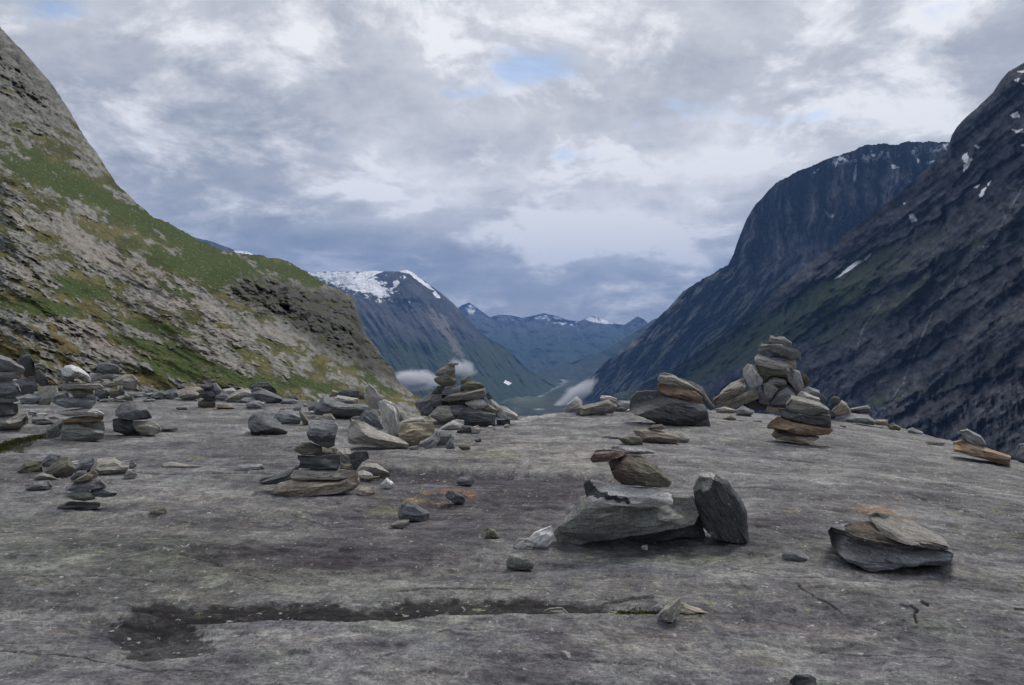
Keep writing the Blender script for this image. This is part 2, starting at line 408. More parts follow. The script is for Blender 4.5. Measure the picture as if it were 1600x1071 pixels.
colr = t.mixc(1.0, colr, t.mixc(t.ramp(n2, .36, .64), (.68, .68, .69), (1.27, 1.27, 1.26)), 'MULTIPLY')
colr = t.mixc(1.0, colr, t.mixc(t.ramp(n3, .3, .7), (.75, .75, .75), (1.23, 1.23, 1.23)), 'MULTIPLY')
colr = t.mixc(1.0, colr, t.mixc(t.ramp(n4, .35, .65), (.70, .68, .72), (1.26, 1.27, 1.22)), 'MULTIPLY')
colr = t.mixc(1.0, colr, t.mixc(t.ramp(n5, .36, .64), (.86, .86, .87), (1.12, 1.12, 1.11)), 'MULTIPLY')
# scattered pale and dark flecks
vq = t.noise(t.scale(Sv, (1, 1, 1)), 21, 3, .6)
colr = t.mixc(t.ramp(vq, .64, .72, 0, .75), colr, (.60, .585, .56))
vd = t.noise(t.vec('ADD', Sv, (5, 5, 5)), 17, 4, .65)
colr = t.mixc(t.ramp(vd, .62, .70, 0, .75), colr, (.07, .066, .07))
lc = t.noise(t.vec('ADD', O, (15, 5, 5)), 13, 5, .65)
colr = t.mixc(t.ramp(lc, .62, .70, 0, .42), colr, (.36, .37, .20))
t.l.new(colr, b.inputs['Base Color'])
hh = t.math('ADD', t.math('MULTIPLY', n1, 1.0), t.math('MULTIPLY', n2, .5)); hh = t.math('ADD', hh, t.math('MULTIPLY', n3, .14))
bump(t, b, hh, 0.9, 0.03); b.inputs['Roughness'].default_value = .78
V = np.stack([Xg, Yg, Zg], -1).reshape(-1, 3)
link('ground', make_mesh('rock_slab', V, grid_faces(*Xg.shape), m_slab, c.reshape(-1, 3)), kind='structure')

# ------------------------------------------------------------------ far terrain
def terrain_mat(name, bscale, bstr, bdist, fine, contrast=.35):
    m, t, b, out = new_mat(name)
    ca = t.node('ShaderNodeVertexColor', layer_name='Col'); O = t.node('ShaderNodeTexCoord').outputs['Object']
    n1 = t.noise(O, fine, 8, .68, .4); n2 = t.noise(O, fine*5, 5, .7)
    cc = t.mixc(t.ramp(n1, .32, .68), (1-contrast,)*3, (1+contrast,)*3)
    cc = t.mixc(1.0, ca.outputs[0], cc, 'MULTIPLY')
    cc = t.mixc(1.0, cc, t.mixc(t.ramp(n2, .3, .7), (1-contrast*.8,)*3, (1+contrast*.8,)*3), 'MULTIPLY')
    t.l.new(cc, b.inputs['Base Color'])
    bump(t, b, t.math('ADD', t.noise(O, bscale, 8, .65), t.math('MULTIPLY', n2, .15)), bstr, bdist)
    b.inputs['Roughness'].default_value = .95; b.inputs['Specular IOR Level'].default_value = .1
    return m

def terrain(name, sky, base, ncol, nrow, mat, weight, disp, color, jag=1.0, back=.12, bottom=-440., drop=None, near=None):
    """sky: (px, py, depth) along the skyline; base: (px, py, depth) along the foot.
    Every column climbs from the foot to the skyline and comes down again behind it."""
    sky = np.array(sky, float); base = np.array(base, float)
    if near: sky[:, 2] *= np.interp(sky[:, 0], near[0], near[1]); base[:, 2] *= np.interp(base[:, 0], near[0], near[1])
    u = np.linspace(sky[0, 0], sky[-1, 0], ncol); v = np.linspace(0, 1, nrow)
    PX, T = np.meshgrid(u, v)
    ps = np.interp(u, sky[:, 0], sky[:, 1]); jg = jag*(2.2*fbm(u/26, u*0, 1, 4)+.8*fbm(u/5, u*0, 5, 3)); ds = np.interp(u, sky[:, 0], sky[:, 2])
    pb = np.interp(u, base[:, 0], base[:, 1]); db = np.interp(u, base[:, 0], base[:, 2])
    PY = pb+(ps-pb)*T+jg*T**14
    wt = weight(PX, PY, T)
    cs = np.cumsum(wt, 0)-wt[0]; k = np.ones(61)/61
    cs = cs/cs[-1]; avg = np.array([np.convolve(np.pad(r_, 30, mode='edge'), k, 'valid') for r_ in cs]); cs = .12*cs+.88*avg
    D = db*(ds/db)**cs
    D = D*np.exp(disp(PX, PY, T)*np.minimum(1, (1-T)*14)**.7)
    D = np.maximum(D, 1.0)
    P = W(PX, PY, D)
    C = color(PX, PY, T, P)
    # rows behind the ridge
    nb = 14; top = P[-1]; rows = []; 
    for k in range(1, nb+1):
        f = k/nb
        y2 = top[:, 1]*(1+back*f*2.2); x2 = top[:, 0]*(1+back*f*2.2)
        z2 = top[:, 2]-(top[:, 2]-bottom)*f**1.25
        n = .02*top[:, 1]*fbm(u/40, u*0+f*3, 2, 3)*math.sin(math.pi*f)
        rows.append(np.stack([x2, y2+n, z2+n], -1))
    P = np.concatenate([P, np.array(rows)], 0); C = np.concatenate([C, np.repeat(C[-1:], nb, 0)], 0)
    # skirt below the foot
    if drop is not None:
        foot = P[:1].copy(); foot[..., 2] = np.minimum(foot[..., 2]-1, drop); P = np.concatenate([foot, P], 0); C = np.concatenate([C[:1], C], 0)
    return link(name, make_mesh(name, P.reshape(-1, 3), grid_faces(P.shape[0], P.shape[1]), mat, C.reshape(-1, 3)), kind='structure')

def rot(px, py, deg):
    c_, s_ = math.cos(R(deg)), math.sin(R(deg)); return px*c_+py*s_, -px*s_+py*c_

# --- hillside on the left
GREEN = [(60, 265, 110, 26, 30), (10, 235, 60, 20, 25), (250, 350, 100, 22, 20), (330, 385, 110, 28, 18), (330, 425, 120, 22, 18), (430, 425, 80, 16, 15), (140, 300, 90, 18, 32),
         (290, 460, 60, 10, 28), (410, 478, 50, 9, 30), (120, 450, 60, 14, 12), (230, 510, 50, 10, 10), (270, 575, 60, 16, 12), (380, 590, 70, 12, 10), (560, 575, 60, 9, 40), (500, 605, 60, 7, 15), (250, 545, 90, 12, 15), (60, 480, 60, 12, 5)]
PALE = [(120, 370, 60, 14, 45), (160, 400, 70, 18, 25), (230, 430, 90, 20, 25), (300, 475, 80, 16, 25), (130, 515, 60, 14, 20), (340, 520, 60, 9, 8), (170, 545, 50, 18, 15), (40, 350, 30, 18, 35), (330, 555, 60, 10, 25), (430, 520, 50, 7, 25), (240, 475, 50, 8, 20), (40, 430, 60, 10, 20)]
CLIFF = [(365, 435), (420, 432), (480, 448), (540, 455), (560, 475), (585, 535), (605, 560), (650, 612), (590, 590), (500, 545), (470, 520), (430, 492), (395, 480), (360, 460)]
def hill_rock(px, py):
    """1 where bare rock pokes out of the turf"""
    a, b2 = rot(px, py, 27); wq = 5*fbm(px/30, py/24, 91, 3); b2 = b2+wq
    n = .9*fbm(a/75, b2/22, 15, 4)+.85*fbm(a/24, b2/9, 21, 4, .6)+.38*fbm(a/8, b2/4.2, 25, 4, .6)
    G = 0*px
    for g in GREEN: G = np.maximum(G, blob(px+8*wq, py+2*wq, *g))
    Pm = 0*px
    for g in PALE: Pm = np.maximum(Pm, blob(px+5*wq, py+3*wq, *g))
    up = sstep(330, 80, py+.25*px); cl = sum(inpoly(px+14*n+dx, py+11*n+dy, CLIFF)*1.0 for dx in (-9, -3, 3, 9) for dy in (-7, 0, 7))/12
    return sstep(-.07, .09, n+.03-.55*G+.40*Pm+.55*up+.8*cl), n, G, Pm, up, cl
def lw(px, py, t):
    a, b2 = rot(px, py, 27)
    w_ = np.exp(.9*fbm(a/80, b2/18, 1, 4))*np.where(inpoly(px, py, CLIFF), .35, 1)
    for g in GREEN[:6]: w_ = w_*(1+1.6*blob(px, py, *g))
    return w_*(.5+1.1*t)
def ld(px, py, t):
    a, b2 = rot(px, py, 27)
    rk, n, G, Pm, up, cl = hill_rock(px, py)
    d = .05*fbm(a/90, b2/28, 6, 4)-.010*rk
    d = d+rk*(.014*fbm(a/26, b2/11, 9, 4, ridge=True)+.003*fbm(a/6, b2/3.5, 4, 3))+.0025*fbm(px/3, py/2, 3, 3)
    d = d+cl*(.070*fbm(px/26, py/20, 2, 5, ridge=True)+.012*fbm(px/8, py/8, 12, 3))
    return d+up*(.045*fbm(a/40, b2/22, 12, 5, ridge=True)+.01*fbm(px/12, py/10, 16, 4))
def lc_(px, py, t, P):
    a, b2 = rot(px, py, 27)
    rk, n, G, Pm, up, cl = hill_rock(px, py)
    n2 = fbm(a/12, b2/5, 33, 5, .62); n3 = fbm(px/4, py/2.6, 31, 4, .65)
    rock = mix((.20, .20, .185), (.37, .36, .335), sstep(-.3, .3, n2+.5*n3))
    rock = mix(rock, (.40, .355, .32), .75*sstep(.25, .75, Pm+.25*n2))
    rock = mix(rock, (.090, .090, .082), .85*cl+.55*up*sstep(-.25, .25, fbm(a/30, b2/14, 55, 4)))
    rock = mix(rock, (.085, .085, .08), .8*sstep(.16, .42, -n2-.4*n3))
    rock = mix(rock, (.42, .41, .37), .45*sstep(.2, .5, n2+.6*n3)*(1-.7*cl))
    turf = mix((.088, .098, .038), (.20, .178, .078), sstep(-.3, .3, fbm(px/40, py/22, 41, 4)+.6*n3))
    turf = mix(turf, (.21, .135, .06), .7*sstep(.0, .4, fbm(px/30+5, py/16, 43, 4)+.2)*sstep(430, 540, py)*sstep(330, 150, px))
    turf = mix(turf, (.065, .105, .028), .85*sstep(.15, .6, G+.5*n2+.2*n3))
    turf = mix(turf, (.065, .075, .03), .6*sstep(.1, .4, fbm(a/16, b2/7, 47, 4)+.3*n3))
    turf = turf*(1+.28*fbm(px/5, py/3, 81, 4, .7))[..., None]
    col = mix(rock, turf, np.clip(1-rk, 0, 1))
    col = mix(col, (.095, .105, .045), .65*cl*sstep(.05, .3, fbm(px/26, py/10, 61, 4)))
    edge = np.clip(rk*(1-rk)*4, 0, 1)*sstep(-.1, .3, fbm(px/10, py/8, 66, 3))
    col = mix(col, (.055, .05, .04), .4*edge)
    sp = sstep(.30, .42, fbm(px/3.0, py/2.0, 71, 3, .65)+.12*n2)
    col = mix(col, (.48, .47, .43), .6*sp*(1-.6*cl))
    dk = sstep(.28, .44, fbm(px/6+9, py/2.6, 75, 4, .65))
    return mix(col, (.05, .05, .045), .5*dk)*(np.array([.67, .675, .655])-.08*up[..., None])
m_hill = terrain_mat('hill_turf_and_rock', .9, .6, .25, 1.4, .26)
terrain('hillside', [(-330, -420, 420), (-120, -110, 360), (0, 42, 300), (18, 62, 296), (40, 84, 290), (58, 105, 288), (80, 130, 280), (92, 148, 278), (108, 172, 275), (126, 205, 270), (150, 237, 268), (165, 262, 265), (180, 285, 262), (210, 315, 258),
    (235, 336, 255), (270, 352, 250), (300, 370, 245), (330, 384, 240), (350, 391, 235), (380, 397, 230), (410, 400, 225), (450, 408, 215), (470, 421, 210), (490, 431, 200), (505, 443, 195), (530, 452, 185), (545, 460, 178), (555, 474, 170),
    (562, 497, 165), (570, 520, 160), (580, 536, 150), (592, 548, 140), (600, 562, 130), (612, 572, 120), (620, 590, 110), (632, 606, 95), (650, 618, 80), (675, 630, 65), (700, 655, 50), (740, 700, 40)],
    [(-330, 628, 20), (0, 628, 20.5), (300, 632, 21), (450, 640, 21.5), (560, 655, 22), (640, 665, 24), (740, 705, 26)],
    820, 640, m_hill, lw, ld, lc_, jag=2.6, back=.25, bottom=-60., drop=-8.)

# --- right-hand mountains
def wall_w(px, py, t):
    a, b2 = rot(px, py, -38)
    return np.exp(.5*fbm(a/90, b2/40, 3, 2))*(1.3-.6*t)
def a_d(px, py, t):
    a, b2 = rot(px, py, -38)
    return .10*fbm(a/160, b2/50, 2, 4)+.016*fbm(a/80+.8*fbm(px/40, py/40, 1, 3), b2/46, 6, 3, ridge=True)+.015*fbm(px/34, py/40, 8, 6, .5)+.020*ledge_d(px, py)+.018*sstep(1440, 1520, px)*sstep(520, 600, py)*fbm(px/18, py/120, 15, 4, ridge=True)+.02*fbm(px/16, py/60, 5, 4, ridge=True)*sstep(560, 640, py)
SNOW_A = [[(1302, 437), (1318, 424), (1332, 412), (1346, 405), (1361, 395), (1357, 404), (1340, 414), (1326, 424), (1312, 433)], [(1504, 242), (1511, 239), (1513, 247), (1520, 249), (1514, 259), (1506, 269), (1505, 260), (1509, 256), (1503, 249)],
    [(1521, 294), (1532, 287), (1528, 294)], [(1530, 305), (1536, 294), (1542, 293), (1536, 307), (1531, 309)], [(1419, 336), (1427, 334), (1433, 344), (1424, 349)], [(1579, 201), (1590, 204), (1602, 200), (1602, 207), (1588, 208)],
    [(1578, 180), (1590, 174), (1593, 183), (1582, 185)], [(1582, 126), (1594, 121), (1592, 128)], [(1586, 112), (1602, 110), (1602, 114)], [(1521, 227), (1535, 230), (1528, 232)], [(1596, 130), (1604, 130), (1604, 136)], [(1594, 227), (1604, 224), (1604, 230)],
    [(1411, 317), (1416, 318), (1412, 320)], [(1542, 288), (1549, 283), (1545, 290)], [(1620, 150), (1660, 140), (1650, 160)]]
def paint_snow(col, px, py, polys, j=2.0):
    x = px+j*fbm(px/5, py/4, 3, 3); y = py+j*.8*fbm(px/5+9, py/4, 7, 3)
    f = np.zeros(px.shape)
    for p in polys: f = np.maximum(f, inpoly(x, y, p))
    return mix(col, (.93, .94, .96), f)
LEDGES = [[(1160, 585), (1230, 540), (1300, 488), (1380, 452), (1440, 430)], [(1290, 640), (1350, 590), (1430, 560), (1500, 520)], [(1230, 470), (1310, 420), (1400, 375), (1480, 330)],
    [(1380, 660), (1450, 620), (1540, 590), (1620, 570)], [(1420, 500), (1500, 450), (1600, 400)], [(1470, 330), (1540, 270), (1600, 235)]]
def ledge_d(px, py):
    wx = px+14*fbm(px/40, py/40, 61, 4); wy = py+12*fbm(px/30, py/30, 63, 4); d = 0*px
    for L in LEDGES:
        yl = np.interp(wx, [p[0] for p in L], [p[1] for p in L], left=-999, right=-999); v = wy-yl
        d = d+np.where(yl > 0, sstep(-2, 3, v)*(1-sstep(4, 40, v)), 0)
    return d
def a_c(px, py, t, P):
    a, b2 = rot(px, py, -38)
    wp = 12*fbm(px/50, py/50, 77, 3); n = fbm(a/60, (b2+wp)/24, 11, 6, .62); n2 = fbm(px/15, (py+wp)/13, 13, 6, .66); n3 = fbm(px/5, py/4, 17, 3)
    col = mix((.030, .031, .037), (.086, .089, .099), sstep(-.3, .4, n2+.3*n3))
    col = mix(col, (.014, .014, .016), .8*sstep(.1, .45, -n-.3*n2))
    g = (1.1*blob(px, py, 1120, 560, 190, 22, -27)+.8*blob(px, py, 1290, 470, 150, 26, -33)+.8*blob(px, py, 1200, 520, 120, 16, -30)+.4*blob(px, py, 1330, 510, 120, 18, -30)+.35*blob(px, py, 1400, 620, 100, 16, -15)
         +.25*blob(px, py, 1500, 400, 200, 90, -40)+.5*blob(px, py, 1010, 600, 80, 14, -27)+.3*blob(px, py, 1560, 560, 100, 60))
    col = mix(col, (.050, .066, .028), .8*sstep(.18, .55, g+.45*n+.25*n2-.05))
    col = mix(col, (.17, .165, .165), .6*sstep(.18, .45, n2)*np.clip(blob(px, py, 1270, 520, 70, 40, -40)+blob(px, py, 1400, 445, 50, 14, -25)+.7*blob(px, py, 1350, 600, 90, 40, -30), 0, 1))
    col = mix(col, (.16, .135, .11), .5*sstep(.1, .4, n2)*blob(px, py, 1585, 330, 40, 40, -30))
    for pts in ([(1600, 290), (1570, 340), (1550, 380), (1520, 405), (1490, 440), (1460, 480), (1435, 540), (1410, 600), (1375, 650)], [(1540, 380), (1515, 420)], [(1380, 470), (1350, 510), (1340, 540)]):
        col = mix(col, (.30, .31, .34), .45*(1-sstep(.6, 1.8, segdist(px+3*fbm(px/9, py/9, 5, 3), py, pts)))*sstep(-.3, .1, n3))
    col = mix(col, (.012, .012, .014), .45*ledge_d(px, py)*sstep(-.2, .2, n3))
    return paint_snow(col, px, py, SNOW_A)
m_mtn = terrain_mat('mountain_rock', .016, .8, 16, .02, .30)
terrain('mountain_slope', [(925, 640, 5200), (940, 628, 5100), (960, 619, 5000), (1000, 603, 4800), (1040, 583, 4500), (1100, 545, 4200), (1150, 508, 3900), (1200, 464, 3700), (1240, 430, 3600), (1290, 391, 3450), (1340, 352, 3300), (1385, 318, 3200), (1420, 290, 3100), (1450, 262, 3050),
    (1476, 240, 3000), (1483, 226, 2980), (1487, 212, 2960), (1495, 198, 2950), (1510, 183, 2900), (1530, 165, 2850), (1550, 146, 2820), (1564, 126, 2800), (1576, 112, 2780), (1590, 104, 2770), (1600, 99, 2750), (1650, 70, 2700), (1800, 10, 2600), (2000, -60, 2500)],
    [(925, 660, 4700), (1000, 690, 3900), (1200, 740, 2500), (1400, 770, 1600), (1600, 800, 1200), (2000, 860, 900)],
    900, 560, m_mtn, wall_w, a_d, a_c, jag=1.3, back=.10, near=((925, 1150, 1400, 1600), (.80, .68, .56, .50)))

SNOW_B = [[(1286, 324), (1291, 331), (1303, 336), (1302, 340), (1293, 340)], [(1335, 260), (1338, 256), (1339, 285), (1335, 288), (1333, 275)], [(1366, 232), (1372, 233), (1369, 240), (1366, 245)], [(1391, 258), (1396, 257), (1405, 262), (1395, 265)],
    [(1443, 253), (1462, 251), (1452, 258), (1446, 258)], [(1317, 246), (1322, 249), (1320, 253)], [(1303, 254), (1310, 251), (1306, 262)], [(1262, 272), (1280, 264), (1284, 260), (1275, 270)], [(1240, 275), (1248, 279), (1246, 284)],
    [(1405, 229), (1412, 229), (1408, 232)], [(1377, 260), (1383, 264), (1378, 266)], [(1433, 248), (1437, 250), (1434, 258)], [(1419, 282), (1426, 283), (1421, 286)], [(1316, 343), (1320, 346), (1315, 346)], [(1337, 244), (1340, 240), (1339, 248)]]
def b_w(px, py, t):
    ridge_top = np.exp(-((px-1330)/260.)**2)
    cliff = sstep(1120, 1170, px)*sstep(440, 400, py)
    return np.exp(.6*fbm(px/60, py/30, 3, 3))*(1-.85*cliff)
def b_d(px, py, t):
    cl = sstep(1120, 1180, px)*sstep(460, 380, py)
    a, b2 = rot(px, py, -50)
    return .06*fbm(px/90, py/120, 2, 3)+cl*(.050*fbm(px/36+.6*fbm(px/60, py/50, 3, 3), py/190, 5, 4, ridge=True)+.018*fbm(px/22, py/30, 7, 5))+(1-cl)*(.045*fbm(a/70, b2/20, 9, 5, ridge=True)+.012*fbm(a/16, b2/6, 10, 3))
def b_c(px, py, t, P):
    cl = sstep(1120, 1180, px)*sstep(480, 380, py)
    a, b2 = rot(px, py, -50)
    n = fbm(px/20+.5*fbm(px/30, py/30, 2, 3), py/110, 5, 6, .65); m = fbm(a/30, b2/8, 6, 5, .6); n3 = fbm(px/6, py/6, 9, 3)
    v = n*cl+m*(1-cl)
    col = mix((.046, .045, .046), (.175, .168, .162), sstep(-.3, .45, v+.25*n3))
    col = mix(col, (.045, .075, .035), .6*sstep(.1, .4, m+.7*blob(px, py, 1080, 545, 120, 20, -35)+.3*blob(px, py, 1180, 470, 80, 20, -30)-.1)*(1-cl))
    top = np.interp(px, [1220, 1300, 1480], [275, 246, 224])
    s_ = sstep(.25, .4, fbm(px/7, py/5, 23, 3)+.5*np.exp(-((py-top-8)/9.)**2)-.12)*np.exp(-((py-top-4)/8.)**2)*(px > 1300)
    col = mix(col, (.8, .82, .86), s_)
    return paint_snow(col, px, py, SNOW_B, 1.5)
terrain('mountain_cliff', [(898, 640, 6600), (903, 622, 6500), (910, 606, 6450), (922, 590, 6400), (935, 577, 6300), (950, 562, 6200), (975, 545, 6100), (1000, 522, 6000), (1020, 507, 5900), (1050, 475, 5800), (1072, 451, 5700), (1090, 440, 5650), (1108, 433, 5600), (1125, 419, 5550), (1138, 414, 5500), (1146, 398, 5450), (1152, 378, 5400), (1160, 358, 5350),
    (1166, 344, 5300), (1180, 320, 5300), (1195, 305, 5250), (1213, 286, 5200), (1240, 270, 5200), (1262, 262, 5150), (1300, 246, 5100), (1338, 235, 5100), (1352, 227, 5100), (1372, 224, 5050), (1395, 227, 5050), (1420, 222, 5000), (1450, 222, 5000), (1475, 221, 5000), (1500, 226, 5000), (1600, 240, 4900)],
    [(898, 660, 5900), (1000, 665, 5000), (1200, 670, 4300), (1600, 680, 3900)],
    700, 520, m_mtn, b_w, b_d, b_c, jag=2.2, back=.10, near=((900, 1200, 1600), (.92, .82, .75)))

# --- snow-streaked mountain across the valley
def c_w(px, py, t): return np.exp(.7*fbm(px/70, py/50, 3, 3))
def c_d(px, py, t):
    a, b2 = rot(px, py, 55); a2, b3 = rot(px, py, 42)
    return .07*fbm(px/110, py/90, 2, 3)+(.002+.016*sstep(450, 520, py))*fbm(a/110, b2/20, 5, 5, ridge=True)+.012*fbm(px/18, py/20, 7, 6)
SNOW_C = [[(560, 427), (575, 423), (600, 424), (585, 430), (572, 438), (560, 436)], [(622, 424), (634, 421), (642, 424), (655, 434), (672, 447), (679, 454), (672, 452), (655, 441), (640, 428)], [(676, 458), (682, 466), (688, 466), (680, 454)],
    [(616, 448), (613, 441), (621, 437), (625, 442), (618, 450), (608, 453)], [(638, 470), (643, 474), (637, 472)], [(789, 594), (793, 596), (800, 599), (796, 602), (791, 600), (787, 599)], [(365, 392), (380, 390), (398, 397), (388, 400), (370, 397)], [(630, 430), (634, 434), (631, 437)]]
def c_c(px, py, t, P):
    a, b2 = rot(px, py, 50)
    n = fbm(a/50, b2/10, 11, 5, .6); n2 = fbm(px/6, py/6, 13, 3)
    col = mix((.045, .05, .06), (.10, .10, .11), sstep(-.3, .4, n+.3*n2))
    col = mix(col, (.028, .052, .024), .8*sstep(0, .3, n*.5+(py-520)/90.))
    scar = blob(px, py, 690, 505, 14, 12, 60)+blob(px, py, 708, 535, 34, 8, 60)+.6*blob(px, py, 675, 490, 16, 10, 50)
    col = mix(col, (.20, .185, .17), .7*sstep(.25, .8, scar+.5*n2+.3*n))
    f = (1.35*blob(px, py, 545, 441, 58, 14, 12)+.65*blob(px, py, 592, 452, 26, 13, 25)+.45*blob(px, py, 590, 428, 60, 6, 0)+.35*blob(px, py, 590, 470, 30, 7, 25)+.4*blob(px, py, 520, 430, 50, 6))
    s_ = sstep(.44, .50, f*.62+.95*fbm(px/12, py/6, 33, 6, .72)+.25*fbm(px/4, py/3, 35, 2))*(f > .12)
    col = mix(col, (.85, .87, .9), s_)
    return paint_snow(col, px, py, SNOW_C, 2.0)
terrain('snowy_mountain', [(270, 362, 8800), (335, 379, 8800), (352, 385, 8800), (366, 391, 8800), (385, 393, 8800), (400, 399, 8800), (450, 414, 8700), (487, 427, 8600), (500, 426, 8600), (515, 424, 8600), (560, 425, 8500), (600, 424, 8500), (622, 424, 8500), (636, 422, 8500), (645, 426, 8500), (657, 435, 8450), (672, 446, 8400), (692, 460, 8350),
    (712, 478, 8300), (725, 492, 8200), (745, 514, 8100), (766, 531, 8000), (786, 541, 7900), (800, 553, 7800), (815, 568, 7700), (830, 580, 7650), (850, 595, 7550), (870, 606, 7450), (890, 617, 7300), (915, 632, 7000)],
    [(270, 660, 4200), (600, 650, 4600), (760, 640, 5100), (850, 632, 5900), (915, 640, 6500)],
    900, 560, m_mtn, c_w, c_d, c_c, jag=.9, back=.10)

# --- farthest range and the low spur before it
def d_c(px, py, t, P):
    n = fbm(px/14, py/9, 3, 4)
    col = mix((.05, .06, .065), (.09, .10, .11), sstep(-.3, .3, n))
    col = mix(col, (.03, .05, .03), sstep(505, 540, py))
    f = .9*blob(px, py, 736, 484, 9, 9, 40)+.75*blob(px, py, 862, 496, 34, 5)+.8*blob(px, py, 935, 501, 30, 5, 10)+.5*blob(px, py, 885, 506, 30, 4)+.35*blob(px, py, 790, 500, 30, 4)
    return mix(col, (.9, .92, .95), sstep(.40, .55, f+.6*fbm(px/7, py/3.5, 43, 4, .6)))
terrain('distant_range', [(600, 500, 17500), (700, 492, 17500), (722, 477, 17000), (733, 473, 17000), (745, 481, 17000), (765, 496, 17000), (780, 492, 17500), (800, 493, 17500), (815, 497, 17500), (832, 494, 17500), (850, 490, 17500), (870, 494, 17500), (885, 500, 17500), (905, 502, 17500), (926, 494, 17500), (945, 500, 17500), (965, 507, 17500), (975, 508, 17500), (985, 502, 16500), (996, 495, 16500), (1005, 499, 16500), (1015, 507, 16500), (1080, 520, 16500)],
    [(600, 576, 12600), (1080, 576, 12600)], 360, 160, m_mtn, lambda px, py, t: 1+0*px, lambda px, py, t: .04*fbm(px/40, py/40, 5, 5, ridge=True), d_c, jag=.6, back=.1)
terrain('valley_spur', [(780, 612, 7900), (812, 602, 8200), (845, 584, 9800), (860, 577, 10200), (880, 571, 10400), (900, 565, 10500), (925, 556, 10500), (950, 545, 10500), (975, 530, 10500), (1000, 514, 10500), (1020, 500, 10500), (1080, 480, 10500)],
    [(780, 616, 6900), (845, 592, 9000), (1080, 596, 8600)], 260, 130, m_mtn, lambda px, py, t: 1+0*px, lambda px, py, t: .04*fbm(px/40, py/40, 6, 5), lambda px, py, t, P: mix((.02, .035, .02), (.05, .06, .04), sstep(-.3, .3, fbm(px/10, py/6, 8, 4))), jag=.6, back=.06)

# --- valley floor
vx = np.linspace(-9000, 12000, 420); vy = np.geomspace(1500, 24000, 420)
VX, VY = np.meshgrid(vx, vy); VZ = -425+6*fbm(VX/900, VY/900, 1, 4)+.02*np.maximum(0, -VX-1500)+.03*np.maximum(0, VX-2200)
vpx, vpy = pix_of(VX, VY, VZ)
fld = fbm(VX/500, VY/900, 5, 4)
vc = mix((.03, .04, .032), (.06, .068, .05), sstep(-.2, .3, fld))
vc = mix(vc, (.12, .16, .09), .9*sstep(.05, .2, fbm(VX/260, VY/700, 9, 3)+.2)*np.clip(blob(vpx, vpy, 805, 622, 45, 9)+blob(vpx, vpy, 770, 640, 40, 7)+.7*blob(vpx, vpy, 830, 600, 40, 6), 0, 1))
vc = mix(vc, (.20, .20, .17), .5*blob(vpx, vpy, 875, 592, 18, 3))
rv = segdist(vpx, vpy, [(850, 580), (870, 588), (884, 597), (868, 606), (850, 614), (838, 624), (846, 634), (835, 650)])
vc = mix(vc, (.34, .38, .42), .7*(1-sstep(.8, 1.8, rv)))  # river shown by its pale glint, painted into the floor colour
link('valley_floor', make_mesh('valley_floor', np.stack([VX, VY, VZ], -1).reshape(-1, 3), grid_faces(*VX.shape), m_mtn, vc.reshape(-1, 3)), kind='structure')

# ------------------------------------------------------------------ air
hz = bpy.data.materials.new('air_haze'); hz.use_nodes = True; hz.node_tree.nodes.clear(); t = NT(hz)
pv = t.node('ShaderNodeVolumePrincipled'); ho = t.node('ShaderNodeOutputMaterial'); t.l.new(pv.outputs[0], ho.inputs['Volume'])
pv.inputs['Color'].default_value = (.22, .42, .86, 1); pv.inputs['Density'].default_value = HAZE_D; pv.inputs['Anisotropy'].default_value = .1
x0, x1, y0, y1, z0, z1 = -14000, 16000, -1500, 25000, -520, 2600
bv = np.array([(x, y, z) for z in (z0, z1) for y in (y0, y1) for x in (x0, x1)], float)
bf = np.array([(0, 2, 3, 1), (4, 5, 7, 6), (0, 1, 5, 4), (2, 6, 7, 3), (0, 4, 6, 2), (1, 3, 7, 5)])
link('haze', make_mesh('haze', bv, bf, hz, smooth=False), kind='stuff')

def cloud(label, px, py, D, rx, ry, rz, tilt, dens, seed):
    m = bpy.data.materials.new('cloud_vapour'); m.use_nodes = True; m.node_tree.nodes.clear(); t = NT(m)
    v = t.node('ShaderNodeVolumePrincipled'); o_ = t.node('ShaderNodeOutputMaterial'); t.l.new(v.outputs[0], o_.inputs['Volume'])
    v.inputs['Color'].default_value = (.97, .97, .98, 1)
    O = t.node('ShaderNodeTexCoord').outputs['Object']
    n = t.noise(t.vec('ADD', t.scale(O, (1, 1, .7)), (seed, seed*2, seed)), 1.9, 7, .66, .6)
    r = t.vec('LENGTH', O)
    k = t.math('SUBTRACT', t.math('MULTIPLY', n, 1.9), t.math('ADD', t.math('MULTIPLY', r, 1.35), -.02))
    t.l.new(t.math('MULTIPLY', t.ramp(k, 0, .75), dens), v.inputs['Density'])
    nu, nv = 40, 24; th = np.linspace(0, 2*np.pi, nu, endpoint=False); ph = np.linspace(0, np.pi, nv)
    TH, PH = np.meshgrid(th, ph)
    v_ = np.stack([np.sin(PH)*np.cos(TH), np.sin(PH)*np.sin(TH), np.cos(PH)], -1)
    f = []
    for i in range(nv-1):
        for j in range(nu): f.append((i*nu+j, (i+1)*nu+j, (i+1)*nu+(j+1) % nu, i*nu+(j+1) % nu))
    ob = link('low_cloud', make_mesh('low_cloud', v_.reshape(-1, 3)*1.0, np.array(f), m), label, 'cloud')
    ob.location = W(np.array(px), np.array(py), D); ob.scale = (rx, ry, rz); ob.rotation_euler = (0, R(tilt), 0)
cloud('small white cloud low in the valley beside the end of the grassy hillside', 652, 594, 4000, 185, 120, 80, 0, .08, 1.0)
cloud('thin wisp of cloud low behind the top stones of the middle cairn', 722, 576, 4500, 130, 100, 80, 12, .030, 4.0)
cloud('bank of mist slanting up the foot of the dark cliff mountain', 896, 622, 5300, 300, 150, 95, -38, .035, 7.0)
